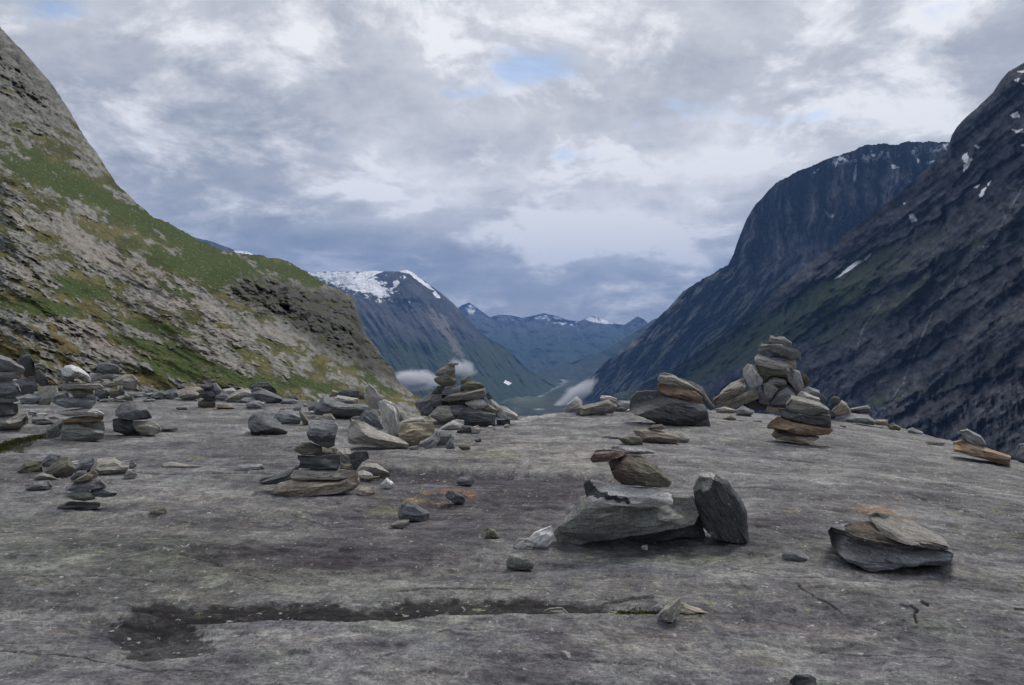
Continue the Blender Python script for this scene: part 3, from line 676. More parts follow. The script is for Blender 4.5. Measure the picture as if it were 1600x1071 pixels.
# ------------------------------------------------------------------ stones
PAL = {'g': ('grey_rock', (.27, .27, .27)), 'd': ('dark_rock', (.105, .108, .11)), 'b': ('blue_grey_rock', (.215, .223, .232)), 'p': ('pale_rock', (.50, .48, .45)),
       'w': ('white_rock', (.80, .775, .74)), 't': ('tan_rock', (.38, .325, .25)), 'o': ('rusty_rock', (.34, .24, .155)), 'n': ('brown_rock', (.15, .12, .095)),
       'v': ('olive_rock', (.19, .18, .135)), 'e': ('green_grey_rock', (.235, .24, .215)), 'x': ('weathered_rock', (.33, .31, .27)), 'y': ('yellow_rock', (.44, .38, .27))}
def stone_mat(name, col, seed):
    m, t, b, out = new_mat(name)
    O = t.node('ShaderNodeTexCoord').outputs['Object']; oi = t.node('ShaderNodeObjectInfo')
    rv = t.vec('MULTIPLY', t.vec('ADD', (1, 1, 1), (0, 0, 0)), (1, 1, 1))
    cb = t.node('ShaderNodeCombineXYZ'); off = t.math('MULTIPLY', oi.outputs['Random'], 37.0)
    for k in range(3): t.put(cb.inputs[k], off)
    Oo = t.vec('ADD', O, cb.outputs[0])
    lay = t.scale(Oo, (1.2, 1.2, 7))
    n1 = t.noise(lay, 4.5, 6, .65, .35); n2 = t.noise(Oo, 5.5, 6, .6, .3); n3 = t.noise(Oo, 70, 5, .72); n4 = t.noise(lay, 16, 5, .7)
    c = t.mixc(t.ramp(n1, .34, .66), tuple(v*.66 for v in col), tuple(min(v*1.32, .8) for v in col))
    grey = (sum(col)/3,)*3
    c = t.mixc(t.ramp(n2, .42, .68, 0, .6), c, tuple(.5*g+.5*v*.8 for g, v in zip(grey, col)))
    c = t.mixc(1.0, c, t.mixc(t.ramp(n3, .3, .7), (.68,)*3, (1.34,)*3), 'MULTIPLY')
    c = t.mixc(1.0, c, t.mixc(t.ramp(n4, .35, .68), (.76, .76, .77), (1.2, 1.2, 1.18)), 'MULTIPLY')
    rnd = t.ramp(oi.outputs['Random'], 0, 1, .82, 1.2)
    c = t.mixc(1.0, c, t.vec('MULTIPLY', (1, 1, 1), (1, 1, 1)) if False else _comb(t, rnd), 'MULTIPLY')
    rust = t.noise(t.vec('ADD', Oo, (9, 2, 4)), 3.2, 5, .62)
    c = t.mixc(t.ramp(rust, .60, .72, 0, .45), c, (col[0]*1.15+.03, col[1]*.92+.01, col[2]*.7))
    lic = t.noise(t.vec('ADD', Oo, (3, 8, 1)), 15, 5, .68)
    c = t.mixc(t.ramp(lic, .61, .69, 0, .5), c, (.46, .46, .40))
    dk = t.noise(t.vec('ADD', Oo, (13, 3, 1)), 22, 4, .65)
    c = t.mixc(t.ramp(dk, .62, .70, 0, .55), c, (.05, .05, .05))
    t.l.new(c, b.inputs['Base Color'])
    h = t.math('ADD', t.math('MULTIPLY', n4, .8), t.math('ADD', t.math('MULTIPLY', n3, .45), n1))
    bump(t, b, h, .8, .018); b.inputs['Roughness'].default_value = .8
    return m
def _comb(t, s):
    cb = t.node('ShaderNodeCombineXYZ')
    for k in range(3): t.put(cb.inputs[k], s)
    return cb.outputs[0]
MAT = {k: stone_mat(n, c, i) for i, (k, (n, c)) in enumerate(PAL.items())}

def resample(poly, n, r):
    P = np.array(poly, float); Q = np.roll(P, -1, 0); L = np.hypot(*(Q-P).T); per = L.sum()
    out = []
    for i in range(len(P)):
        k = max(2, int(round(n*L[i]/per)))
        tt = np.linspace(0, 1, k, endpoint=False)
        seg = P[i]+(Q[i]-P[i])*tt[:, None]
        out.append(seg)
    return np.concatenate(out)

def stone(poly, D, code, top, thk, seed, label, group, name='stone', cat='stone', mat2=None, lean=0.0, front=None, soft=1.0):
    r = np.random.default_rng(seed)
    P = np.array(poly, float); wpx, hpx = np.ptp(P[:, 0]), np.ptp(P[:, 1])
    m = D/F; w_, h_ = wpx*m, hpx*m
    th = thk*(.62*math.sqrt(w_*h_)+.22*w_); th = min(th, w_*1.1+.03)
    size_px = math.sqrt(wpx*hpx)
    N = int(np.clip(size_px*1.3, 22, 120))
    ring = resample(P, N, r); N = len(ring)
    # slight waviness of the outline
    a = np.arange(N)/N*2*np.pi
    cen = P.mean(0); dirn = ring-cen; dirn /= np.linalg.norm(dirn, axis=1)[:, None]+1e-9
    wob = fbm(np.cos(a)*3.2+seed, np.sin(a)*3.2, seed*.37, 4)*min(size_px*.018, 1.8)
    ring = ring+dirn*wob[:, None]
    ymin, ymax = ring[:, 1].min(), ring[:, 1].max()
    tf = max(top, 0); uf = max(-top, 0)
    def squeeze(k, f_top, f_bot):
        q = ring.copy(); q[:, 0] = cen[0]+(q[:, 0]-cen[0])*k+r.uniform(-.02, .02)*wpx
        lo = ymin+f_top*(ymax-ymin); hi = ymax-f_bot*(ymax-ymin)
        q[:, 1] = lo+(q[:, 1]-ymin)/(ymax-ymin)*(hi-lo)
        return q
    kx = r.uniform(.93, 1.0)
    def from_front(fp):
        fp = np.array(fp, float); fc = fp.mean(0); a_ = np.arctan2(*(ring-cen).T[::-1])
        a_ = np.arctan2((ring[:, 1]-cen[1])/hpx*np.ptp(fp[:, 1]), (ring[:, 0]-cen[0])/wpx*np.ptp(fp[:, 0])); q = np.zeros_like(ring)
        for i, an in enumerate(a_):
            dx, dy = math.cos(an), math.sin(an); best = 0
            for (x1, y1), (x2, y2) in zip(fp, np.roll(fp, -1, 0)):
                den = dx*(y2-y1)-dy*(x2-x1)
                if abs(den) < 1e-9: continue
                tt = ((x1-fc[0])*(y2-y1)-(y1-fc[1])*(x2-x1))/den; uu = ((x1-fc[0])*dy-(y1-fc[1])*dx)/den
                if tt > best and -1e-6 <= uu <= 1+1e-6: best = tt
            q[i] = fc+best*np.array([dx, dy])
        return q, np.tile(fc, (len(ring), 1))
    Fr = squeeze(kx, .03+tf, .03+uf); Fc = squeeze(.0, .5+.3*tf-.2*uf, .5-.3*tf+.2*uf)
    if front: Fr, Fc = from_front(front)
    Bk = squeeze(.86, .10, .25); Bc = squeeze(.0, .5, .5)
    dF = np.full(N, -.5*th)
    # the front face turns a little to one side
    tw = r.uniform(-.5, .5)*th; dF = dF+tw*(Fr[:, 0]-cen[0])/max(wpx, 1)*.9
    prof = [(Fc, np.full(N, -.53*th)), (Fr, dF), (ring, np.zeros(N)), (Bk, np.full(N, .42*th)), (Bc, np.full(N, .5*th))]
    ks = [max(5, N//5), max(4, N//7), max(3, N//12), max(3, N//12)]
    rows = []
    for (q0, d0), (q1, d1), k in zip(prof[:-1], prof[1:], ks):
        for j in range(k):
            f = j/k; qq = q0+(q1-q0)*f; rows.append(W(*qq.T, D+d0+(d1-d0)*f+lean*(cen[1]-qq[:, 1])*m))
    rows.append(W(*Bc.T, D+.5*th+np.zeros(N)))
    V = np.array(rows); nr = len(rows)
    V[0] = V[0].mean(0); V[-1] = V[-1].mean(0)
    C = V.reshape(-1, 3).mean(0)
    G = V.reshape(-1, 3); mx_, mz_ = (G[:, 0].max()+G[:, 0].min())/2, (G[:, 2].max()+G[:, 2].min())/2
    tilt = lean*(G[:, 2]-mz_); u = np.stack([(G[:, 0]-mx_)/(np.ptp(G[:, 0])/2+1e-4), (G[:, 1]-D-tilt)/(th/2+1e-4), (G[:, 2]-mz_)/(np.ptp(G[:, 2])/2+1e-4)], -1)
    for k in range(14 if not front else 5):
        # plane faces struck off the front and the back; the outline itself stays
        n = r.normal(size=3)*np.array([.8, .75, .8]); n[1] = abs(n[1])+.25; n /= np.linalg.norm(n)
        cut = r.uniform(.78, 1.0) if not front else r.uniform(.95, 1.1)
        yp = np.maximum(.12, (cut-n[0]*u[:, 0]-n[2]*u[:, 2])/n[1])
        if k % 3 != 2: u[:, 1] = np.where(u[:, 1] < -.12, np.maximum(u[:, 1], -yp), u[:, 1])
        else: u[:, 1] = np.where(u[:, 1] > .12, np.minimum(u[:, 1], yp), u[:, 1])
    y2 = D+tilt+u[:, 1]*(th/2+1e-4); q_ = y2/G[:, 1]
    V = np.stack([G[:, 0]*q_, y2, EYE+(G[:, 2]-EYE)*q_], -1).reshape(V.shape)-C
    # local frame: long axis of the outline
    q = P-P.mean(0); cov = q.T@q; ev, evec = np.linalg.eigh(cov); ax = evec[:, 1]
    ang = math.atan2(-ax[1], ax[0])
    if ang > math.pi/2: ang -= math.pi
    if ang < -math.pi/2: ang += math.pi
    ca_, sa_ = math.cos(ang), math.sin(ang)
    L = V.copy(); L[..., 0] = V[..., 0]*ca_+V[..., 2]*sa_; L[..., 2] = -V[..., 0]*sa_+V[..., 2]*ca_
    # chisel: clip by planes that mostly bite the faces turned to the front, top and back
    flat = L.reshape(-1, 3)
    sc = max(math.sqrt(w_*h_), .02)
    p = flat/sc
    disp = .012*sc*fbm(p[:, 0]*1.6+seed, p[:, 1]*1.6, p[:, 2]*4.5, 4)+.012*sc*fbm(p[:, 0]*5+seed, p[:, 1]*5, p[:, 2]*9, 3, ridge=True)
    q4 = 3.2*fbm(p[:, 0]*1.1+seed*.7, p[:, 1]*.8, p[:, 2]*5.5, 3); fr4 = q4-np.floor(q4)
    flat[:, 1] -= .035*sc*(np.floor(q4)+sstep(.8, 1, fr4))*(p[:, 1] < 0)*np.clip(-p[:, 1]*4, 0, 1)
    q5 = 2.6*fbm(p[:, 0]*1.5+seed, p[:, 1]*1.5, p[:, 2]*2.2, 2); fr5 = q5-np.floor(q5)
    disp = disp+.008*sc*(np.floor(q5)+sstep(.8, 1, fr5))
    nrm = flat/np.array([max(w_, h_), th+.01, min(w_, h_)+.01])**2; nrm /= np.linalg.norm(nrm, axis=1)[:, None]+1e-9
    flat = flat+nrm*disp[:, None]
    L = flat.reshape(nr, N, 3)
    # faces (rings closed)
    f = []
    for i in range(nr-1):
        j = np.arange(N); j2 = (j+1) % N
        f.append(np.stack([i*N+j, i*N+j2, (i+1)*N+j2, (i+1)*N+j], 1))
    f = np.concatenate(f)
    tri_top = f[:N]; 
    me = make_mesh(name, L.reshape(-1, 3), f[:, ::1], MAT[code], smooth=True)
    import bmesh
    bm = bmesh.new(); bm.from_mesh(me); bmesh.ops.remove_doubles(bm, verts=bm.verts, dist=sc*.002)
    bmesh.ops.recalc_face_normals(bm, faces=bm.faces); bm.to_mesh(me); bm.free()
    if mat2:
        code2, poly2 = mat2; me.materials.append(MAT[code2])
        for pl in me.polygons:
            c_ = pl.center; X = c_.x*ca_-c_.z*sa_+C[0]; Z = c_.x*sa_+c_.z*ca_+C[2]; Y = c_.y+C[1]
            a_, b_ = X/Y*F+CX, CY-(Z-EYE)/Y*F
            wv = 2.5*math.sin(a_*.35+b_*.2)
            if inpoly(np.array([a_+wv]), np.array([b_+wv]), poly2)[0]: pl.material_index = 1
    me.set_sharp_from_angle(angle=R(24))
    o = link(name, me, label, cat, group)
    o.location = C; o.rotation_euler = (0, -ang, 0)
    return o

MIXED = {'white quartz-coated slab': ('d', [(908, 746), (921, 748), (932, 765), (958, 775), (984, 781), (978, 787), (950, 781), (912, 774)]),
    'brown angular head block': ('v', [(1003, 706), (1028, 708), (1055, 748), (1048, 765), (1012, 758), (992, 722)]),  # lit right-top face painted in a lighter rock
    'humped white stone': ('t', [(122, 583), (132, 590), (145, 597), (142, 604), (118, 596), (104, 585)]),
    'smooth grey boulder with brown': ('n', [(380, 672), (408, 674), (440, 679), (458, 676), (458, 695), (380, 695)]),
    'mottled round head': ('d', [(470, 676), (500, 683), (523, 678), (530, 705), (470, 705)]),
    'wide grey slab with dark': ('d', [(1190, 553), (1215, 553), (1240, 562), (1260, 562), (1240, 566), (1190, 566)])}  # shade on the slab's underside painted as dark rock
def build_stones(txt):
    x0 = y0 = 0; s = 1; grp = None; Dg = None; suf = ''; seed = 100
    for line in txt.strip().splitlines():
        line = line.strip()
        if not line or line[0] == ';': continue
        if line[0] == '@': x0, y0, s = map(float, line[1:].split()); continue
        if line[0] == '#':
            # group | label ending | px py of the foot (or -) | extra depth
            g, suf, base, off = [v.strip() for v in line[1:].split('|')]; grp = g or None
            Dg = None
            if base != '-':
                bx, by = map(float, base.split()); Dg = depth_at(bx, by)+float(off)
            continue
        code, opt, lab, pts, *fr = [v.strip() for v in line.split('|')]
        v = list(map(float, pts.replace(',', ' ').split())); poly = [(x0+v[i]/s, y0+v[i+1]/s) for i in range(0, len(v), 2)]
        op = {k: float(val) for k, val in (q.split('=') for q in opt.split())} if opt else {}
        if fr: v = list(map(float, fr[0].replace(',', ' ').split())); fr = [(x0+v[i]/s, y0+v[i+1]/s) for i in range(0, len(v), 2)]
        P = np.array(poly); wpx, hpx = np.ptp(P[:, 0]), np.ptp(P[:, 1])
        if 'g' in op or Dg is None:
            cx = P[:, 0].mean(); by = P[:, 1].max(); D = depth_at(cx, by-0.04*hpx)
            m = D/F; th = op.get('k', 1)*(.62*math.sqrt(wpx*hpx)*m+.22*wpx*m)
            D = D+.42*min(th, 1.1*wpx*m+.03)
        else: D = Dg
        if 'b' in op: D = depth_at(P[:, 0].mean(), op['b'])+.12
        D += op.get('z', 0)
        label = lab+(' '+suf if suf and not lab.endswith('.') else ''); label = label.rstrip('.')
        seed += 1
        nm = 'pebble' if max(wpx, hpx) < 22 and D < 16 else ('boulder' if wpx*D/F > .95 else 'stone')
        m2 = None
        if lab.startswith('black angular stone propped'): m2 = ('p', [(1070, 775), (1092, 730), (1116, 733), (1112, 765), (1085, 768)])
        if lab.startswith('blue grey wedge with a rusty tip'): m2 = ('o', [(660, 812), (675, 798), (690, 800), (680, 830)])
        for key, val_ in MIXED.items():
            if lab.startswith(key): m2 = val_
        stone(poly, D, code[0], op.get('t', .22), op.get('k', 1), seed, label, grp, nm, 'stone', m2, op.get('l', 0), fr or None)

STONES = '''
@0 540 3.825
#stones of the cairn cut by the left edge|of the cairn cut off by the left edge|20 672|.25
g|t=.25|flat top slab|-70,60 0,55 60,75 110,120 150,145 140,165 60,160 -70,150
g|t=.2|thin second slab down|-70,150 0,148 80,165 135,170 130,195 60,205 -70,195
b|t=.3|rounded blue grey middle stone|-70,205 60,208 110,230 125,270 100,305 40,312 -70,305
e|t=.1|pale thin wedge below the middle|-70,303 90,303 112,330 60,347 -70,343
d|t=-.2|squared dark block in the lower half|-70,343 62,342 105,350 108,400 80,425 0,434 -70,430
x|t=.45 k=1.3|broad grey foot slab|-80,432 100,405 160,395 175,430 120,500 40,503 -80,495
#loose stones behind the left-edge cairn|behind the cairn at the left edge|50 616|.2
d|t=.1|upright dark grey pillar stone|105,90 130,55 180,50 205,100 215,185 150,187 120,140
b|t=.15|blue black cubic block under the pillar|85,210 130,193 215,187 222,240 200,288 130,292 90,250
d|t=.1|dark leaning wedge just right of the pillar|215,150 235,140 280,200 300,240 240,243 220,210
b|g=1 t=.3|low flat dark slab right of the cubic block|115,305 170,290 240,300 250,335 200,357 120,338
x|g=1 t=.6|wide pale flat slab right of the cubic block|225,245 340,240 350,275 310,300 300,357 240,360 235,300
e|g=1 t=.3|grey block against the foot of the white-topped cairn.|280,490 330,460 380,460 370,520 340,553 275,553
@50 560 7.65
#stones of the white-topped cairn|of the white-topped cairn|127 691|.22
w|t=.3|humped white stone crowning the cairn at the left.|350,150 390,90 470,75 560,105 640,165 690,220 712,262 670,288 600,252 500,208 420,188 350,168
b|t=.2|small blue grey stone propping up the white crown|340,195 380,185 470,190 520,215 500,267 420,290 350,257
x|t=.25|long grey bar under the two crown stones|290,345 400,287 600,298 820,310 860,345 800,372 600,374 400,380
v|t=.1|short dark olive block under the bar|440,380 600,370 740,370 730,420 620,467 500,470
b|t=.25|wide blue grey slab at mid-height|290,500 380,470 500,468 760,458 772,520 720,580 560,592 400,595 310,562
g|z=.25 t=.2|mottled lump behind the blue slab|235,520 260,430 330,400 420,390 440,440 470,480 310,487 290,560
p|t=.3|pale pink-topped wedge|270,637 500,608 600,594 780,615 860,660 860,692 760,692 600,684 420,700 330,667
o|t=.15|thin rusty orange slab|360,745 480,702 640,690 760,695 860,688 850,737 780,757 600,767 450,790 380,785
e|t=.2|thick grey green foot block|340,870 380,785 520,765 860,750 872,830 862,940 800,980 600,1010 440,1022 350,962
#stones of the low pile right of the white-topped cairn|in the pile by the white-topped cairn|165 628|.25
b|t=.15 z=.5|smooth round-backed boulder on top|770,90 800,50 900,45 1030,90 1042,140 1000,190 840,178 780,140
p|z=.5|pale bluish block partly behind the white crown|690,180 820,175 822,250 740,292 700,272
g|z=.4|grey slab under the round-backed boulder|820,205 960,185 1080,205 1000,247 830,252
x|t=.2 z=.1|rounded tan grey loaf|820,312 860,275 980,273 1007,320 960,352 860,350
x|z=.3 t=.2|large pale rubbly boulder at the right end|960,250 1080,200 1200,193 1262,250 1252,350 1180,392 1100,372 1080,300 1000,292
d|t=.3|dark square-ended block next to the cairn|740,392 900,385 920,420 910,490 880,528 780,528 760,455
n|t=.2|brown triangular stone|920,400 1040,380 1062,430 980,477 930,472
g|z=.1|narrow grey upright chip|1040,340 1090,338 1112,440 1040,447
x|z=-.1|dark-sided splinter with tan face|1105,395 1200,480 1212,512 1120,508 1097,450
b|t=.4|thin blue grey sheet at the right end|1130,410 1340,400 1387,430 1350,447 1230,480 1170,430
p|z=-.2|small pale lump at the front|1010,470 1080,455 1097,490 1020,503
@150 540 3.824
#stones of the squat two-tier cairn|of the squat two-tier cairn on the left|215 682|.2
b|t=.5 k=1.2|blue grey cap with sloping top|115,390 150,345 240,335 300,360 335,425 300,442 220,450 150,427
d|t=.1|black foot slab|100,440 160,430 222,448 250,490 275,538 180,537 103,512
x|t=.25 z=-.08|pale tan foot block with squared face|218,453 330,450 380,472 392,507 340,542 280,542 243,500
#|lying on the slab|-|0
g|t=.4|little flat stone touching the squat two-tier cairn's right foot.|385,483 450,480 490,490 497,505 430,514 388,511
b|t=.3|left half of a split blue grey block, far side of the slab.|330,302 385,272 407,285 407,326 335,327
b|t=.5|right half of a split blue grey block, far side of the slab.|402,276 480,252 492,293 432,326 405,326
t|t=.5 k=1.4|broad pale tan rock right of the split blue block.|490,268 560,245 640,250 642,292 580,306 495,297
#stones of the tiny far cairn|of the tiny far cairn below the green slope|330 637|.12
d|t=.1|pointed thin cap|605,236 640,232 700,235 706,252 650,267
d|t=.1|round black head stone|615,292 650,262 702,265 717,300 660,320 620,312
b|z=.1|upright bluish slab leaning|690,225 720,222 752,265 740,292 715,297 700,262
d|t=.1|dark short neck stone|640,314 710,302 717,332 660,338
n|t=.3|brown and white foot stone|610,337 640,322 712,330 717,367 660,377 613,362
#|lying on the slab|-|0
n|t=.5|thin brown slab right of the tiny far cairn.|720,352 780,355 832,375 802,384 720,374
n|t=.5|thin brown flake left of the tiny far cairn.|478,370 540,368 547,386 490,386
x|t=.5|thin pinkish slab near the yellow lichen spots.|398,705 440,693 560,712 628,722 600,741 520,731 420,724
p|t=.2|small pale grey round pebble beside the low stack.|165,780 190,740 225,738 247,770 237,792 180,798
t|t=.4|small tan pebble alone in the left foreground.|323,985 350,968 410,968 427,985 395,1005 345,1020 323,1002
@0 540 3.825
#stones of the low scatter at the left|in the low left scatter|-|0
v|t=.4|olive low mound leftmost|98,752 150,700 250,688 255,750 190,772 120,767
b|t=.3 z=.2|blue grey stone behind the two olive mounds|250,690 300,648 362,658 340,712 262,750
v|t=.4|dark olive humped stone, second mound|268,747 350,678 405,668 448,720 432,772 360,797 300,775
e|t=.4|small greenish stone before the second mound|208,780 250,760 310,775 338,795 310,807 213,805
g|t=.4|grey flake at the front left|153,857 200,813 290,806 314,835 290,852 230,853 180,870
w|t=.2|tiny white chip behind the mounds|428,692 470,688 467,722 438,724
b|t=.3|bluish stone with slanting back right of the white chip|448,735 490,690 560,668 580,690 545,745 480,765
x|t=.45 k=1.3|long tan grey boulder with dark underside|540,745 580,678 680,668 730,700 770,700 770,747 700,772 600,780
b|t=.35|bluish stone ending the row at right|680,738 720,690 790,680 815,705 785,738 750,755
#stones of the low fanned stack|of the low fanned stack in the left foreground|130 796|.15
b|t=.3|bluish top-left stone|418,792 460,748 517,748 522,767 470,797 425,808
t|t=.2 z=-.05|tan slim stone at the top|420,822 510,768 560,743 587,765 560,792 480,813
g|t=.4|long sloping grey slab in the middle|383,863 450,813 590,783 635,830 540,862 430,875
e|t=.3 z=-.05|pale-faced lower left stone|388,890 510,856 552,880 572,917 500,932 440,922
b|t=.5|dark bluish wedge jutting right|543,865 620,828 702,880 682,902 620,910 570,900
d|t=.35 z=-.03|thin dark slab at the bottom|343,962 420,933 600,938 602,957 530,982 420,987
@370 580 4.868
#stones of the rubble row below the green slope|in the rubble row below the green slope|-|0
x|t=.3|rough tan grey boulder at left|-95,225 -60,190 0,148 40,133 100,150 162,190 167,243 60,241 -95,235
b|t=.3|bluish jagged boulder in the centre|110,150 130,128 180,127 260,158 330,200 382,240 352,254 180,248 150,195
d|t=.1 z=.6|black boulder poking up behind|80,112 130,88 240,86 290,130 307,165 240,170 130,150
#|lying on the slab|-|0
b|t=.45 k=1.2|smooth grey boulder with brown underside, alone at mid left.|85,372 105,340 140,322 200,318 300,368 387,450 382,502 250,498 110,472 100,402
b|t=.35|flat bluish stone just behind the smooth grey boulder.|275,342 330,303 420,308 492,350 482,402 390,418 330,382
v|t=.1|slim upright tan splinter behind the middle-left cairn's head.|470,290 490,308 542,380 547,427 515,428 488,370
p|t=.2|tiny white pebble left of the dark wedge block, upper.|503,262 510,245 540,247 542,272 510,274
p|t=.2|tiny pale pebble on the slab in front of the rubble row.|328,282 360,273 367,292 335,296
g|t=.2|tiny grey pebble left of the dark wedge block, lower.|428,280 455,270 490,275 487,302 435,304
b|t=.3|dark pointed stone at the left tip of the wedge block.|538,262 570,240 610,222 625,250 592,302 550,322
#stones of the tall pale pile|in the pile with two tall pale stones|520 655|.3
b|t=.35 k=1.2|big dark wedge block at left|580,320 600,260 620,240 660,188 830,238 1000,258 1012,300 950,352 850,362 700,347
p|t=.3 z=.1|pale slab lying on the dark wedge|738,202 770,183 920,208 935,252 850,256 760,220
d|t=.2 z=.3|dark flat stone behind the pale slab|768,157 830,133 935,150 935,205 860,205 780,182
t|t=.2 z=.5|tan stone at the back left|700,195 730,140 775,158 765,195
n|t=.1 z=-.1|small reddish brown stone by the white tooth|923,172 965,168 975,217 930,217
p|t=.05 k=.8 b=676 z=.45|tall white tooth-shaped stone, rear|965,182 980,120 1005,93 1040,118 1080,175 1105,220 1080,295 1030,285 975,217
b|t=.3 g=1 z=.15|bluish humped stone in front of the tooth|938,342 970,300 1010,278 1070,308 1092,380 1125,455 1050,424 990,377 950,367
@530 550 3.826
p|t=.05 k=.8 g=1 z=.05|tall pale slab standing upright, front|233,302 270,283 330,308 357,350 360,492 325,512 290,482 250,380
x|t=.5 g=1|long pale grey slab sloping to the front|48,492 60,440 75,403 150,418 230,468 330,518 412,550 402,582 350,588 200,543 70,518
y|t=.25 g=1|yellowish tan rounded boulder|352,482 370,428 450,423 560,423 572,470 550,512 480,552 420,563 370,532
p|t=.4 b=680|pale slab edge behind the yellowish boulder|358,422 430,393 500,393 522,417 440,432
b|b=678 z=.1 t=.1|thin dark stone behind the standing slab|352,362 372,370 388,405 358,430
g|t=.2 g=1|mottled grey stone under the yellowish boulder|478,552 540,510 590,473 602,520 570,572 520,580
g|t=.3 g=1|squat dark stone right of the yellowish boulder|568,562 600,478 670,478 682,522 640,562
b|t=.2 g=1|pale blue chip at the right end|633,575 655,530 682,503 694,577 650,584
g|t=.2 g=1|small wedge under the yellowish boulder|412,567 477,558 472,587 430,593
#|lying on the slab|-|0
v|t=.4|small olive stone right of the pale blue chip.|713,560 770,553 784,572 777,590 730,585
d|t=.4|tiny dark sliver before the middle cairn's front stones.|808,530 845,513 850,540 820,542
@370 580 4.868
#stones of the middle-left cairn|of the middle-left cairn|498 776|.18
g|t=.15 k=.9|mottled round head stone|530,462 560,408 640,363 740,373 772,410 752,482 747,572 690,592 640,572 540,512
v|t=.15|olive brown rounded stone under the head|430,592 500,543 560,543 647,575 642,612 600,642 500,640 445,612
t|t=.4 z=.1|tan flat stone wedged under the head|600,645 650,588 742,583 752,635 650,655
d|t=.2|dark grey block|463,640 600,646 782,633 788,690 772,747 600,750 468,735 488,682
p|t=.3 z=.15|pale block behind the dark grey one|738,580 862,588 872,640 884,720 830,707 790,692 778,640
d|t=.05 z=.02|dark square stone tilted on the right|853,640 900,608 992,610 1005,660 952,692 910,757 870,702
t|t=.4 z=.05|tan wedge under the pale block|785,700 880,710 907,755 780,758
x|t=.4 z=-.02|long light grey slab above the tan foot|403,802 440,752 600,745 780,748 907,757 832,802 772,827 600,832 440,842
d|t=.4 z=.1|black slab sticking out to the left|163,852 330,790 470,718 475,752 410,802 300,862 200,868
t|t=.35 z=-.05|broad tan foot slab|253,922 310,870 420,828 600,830 780,825 922,765 934,830 862,897 640,937 400,970 280,952
x|t=.4 g=1 z=.1|thin grey slab on the ground to the right|918,747 960,698 1060,698 1158,770 1100,787 1000,772
p|t=.4 g=1|pale low stone right of the tan foot|903,772 960,750 1022,775 1037,802 1000,837 940,832
v|t=.4 g=1|small olive stone beside the pale low stone|958,812 1030,798 1087,800 1092,827 1000,840
w|t=.3 g=1|white speckled pebble right|1093,862 1140,810 1192,850 1197,892 1160,905 1110,882
t|t=.4 g=1|small tan wedge in front|913,892 960,880 1042,878 1052,917 1010,962 930,922
#|lying on the slab|-|0
g|t=.45|flat grey slab lying left of the middle-left cairn.|-12,730 0,712 190,708 207,735 190,764 0,767
@530 550 3.826
#stones of the middle cairn|of the middle cairn before the valley|730 667|.35
x|t=.3|small flat capstone|640,74 655,64 680,62 715,66 710,79 660,84
x|t=.2|second stone from the top|572,130 600,100 640,83 690,78 694,117 650,132 600,147 575,142
v|t=-.25|dark-bellied third stone down|566,170 620,146 690,123 702,180 682,207 620,207 585,192
x|z=.1 t=.2|small upright block right of the column|723,195 730,165 780,136 792,175 760,195
v|t=.3|olive tan slab high on the right|723,212 760,178 800,173 860,186 867,214 780,227 728,227
b|z=.05 t=.4|blue grey stone under the column|610,255 620,220 700,203 725,230 660,262
x|t=.2 k=1.1|long thick grey beam|608,288 660,253 800,223 870,216 880,262 830,277 700,292 660,302
d|z=.1 t=.1|dark stone at the upper left shoulder|550,250 590,203 630,203 615,247 570,262
b|z=.1 t=.3|blue green boulder at the left foot|453,302 550,243 612,233 612,290 560,302 562,352 530,383 490,383 478,332
b|z=.35 t=.4|dark sloping stone behind the left shoulder|525,275 555,240 605,215 600,245 560,270
d|z=-.05 t=.1|small dark triangular stone in the left gap|543,290 600,283 617,315 580,334 548,322
p|t=.2 z=-.05|pale cracked oval stone in the centre right|753,302 810,278 860,283 887,315 840,352 800,332
d|z=.1 t=.1|dark filler stone beside the pale oval|688,292 750,293 775,322 700,324
x|t=.35 z=-.1|large grey faceted boulder front left|543,372 590,323 660,320 692,400 640,422 590,418
b|t=.4 z=-.02|bluish slab with pale top, front centre|640,330 662,320 762,320 775,345 720,400 680,400
d|t=.2 z=-.15|large dark grey boulder front right|700,402 725,360 770,323 935,373 932,442 800,444 720,422
x|t=.2|tan grey stone above the dark front boulder|848,347 890,308 947,350 937,367 880,364
p|t=.3 z=.15|pale slab sloping down the right shoulder|890,305 900,278 935,300 972,345 965,362 945,350
d|t=.1|small dark stone at the right shoulder|878,252 895,238 917,278 890,290
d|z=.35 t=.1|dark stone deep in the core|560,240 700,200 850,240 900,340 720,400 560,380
p|t=.45 z=.15|pale boulder at the right foot|933,372 945,318 1000,328 1067,380 1067,412 1000,407
d|t=.1 z=.1|dark prop stone under the right foot boulder|938,405 1022,408 1024,437 943,435
p|t=.3 g=1|pale fragment lying in front|588,472 650,423 700,403 747,410 742,442 690,472
d|t=.3 g=1|dark grey fragment lying in front|698,482 740,438 792,443 802,482 740,490
p|t=.2 g=1|small pale block ending the front row|785,452 830,438 850,460 837,492 793,490
#|lying on the slab|-|0
b|t=.3|dark bluish stone on the brown damp streak.|698,772 720,745 792,743 810,772 790,802 720,804
d|t=.3|dark grey angular stone on the orange lichen.|638,847 650,832 690,828 742,860 757,887 740,914 690,907 655,872
b|t=.35|blue grey wedge with a rusty tip left of the main cairn.|353,965 380,903 450,903 542,965 532,1002 490,1022 360,997
x|t=.4|thin pinkish stone before the rusty-tipped wedge.|303,1037 350,1008 417,1003 417,1032 320,1052
p|t=.3|tiny pale chip on the damp streak.|483,737 515,723 514,744 487,744
@560 640 4
v|t=.2|small dark olive pebble left of the white tooth pebble.|788,817 800,738 850,748 885,812
@780 680 3.569
#stones of the main foreground cairn|of the large foreground cairn|990 852|.32
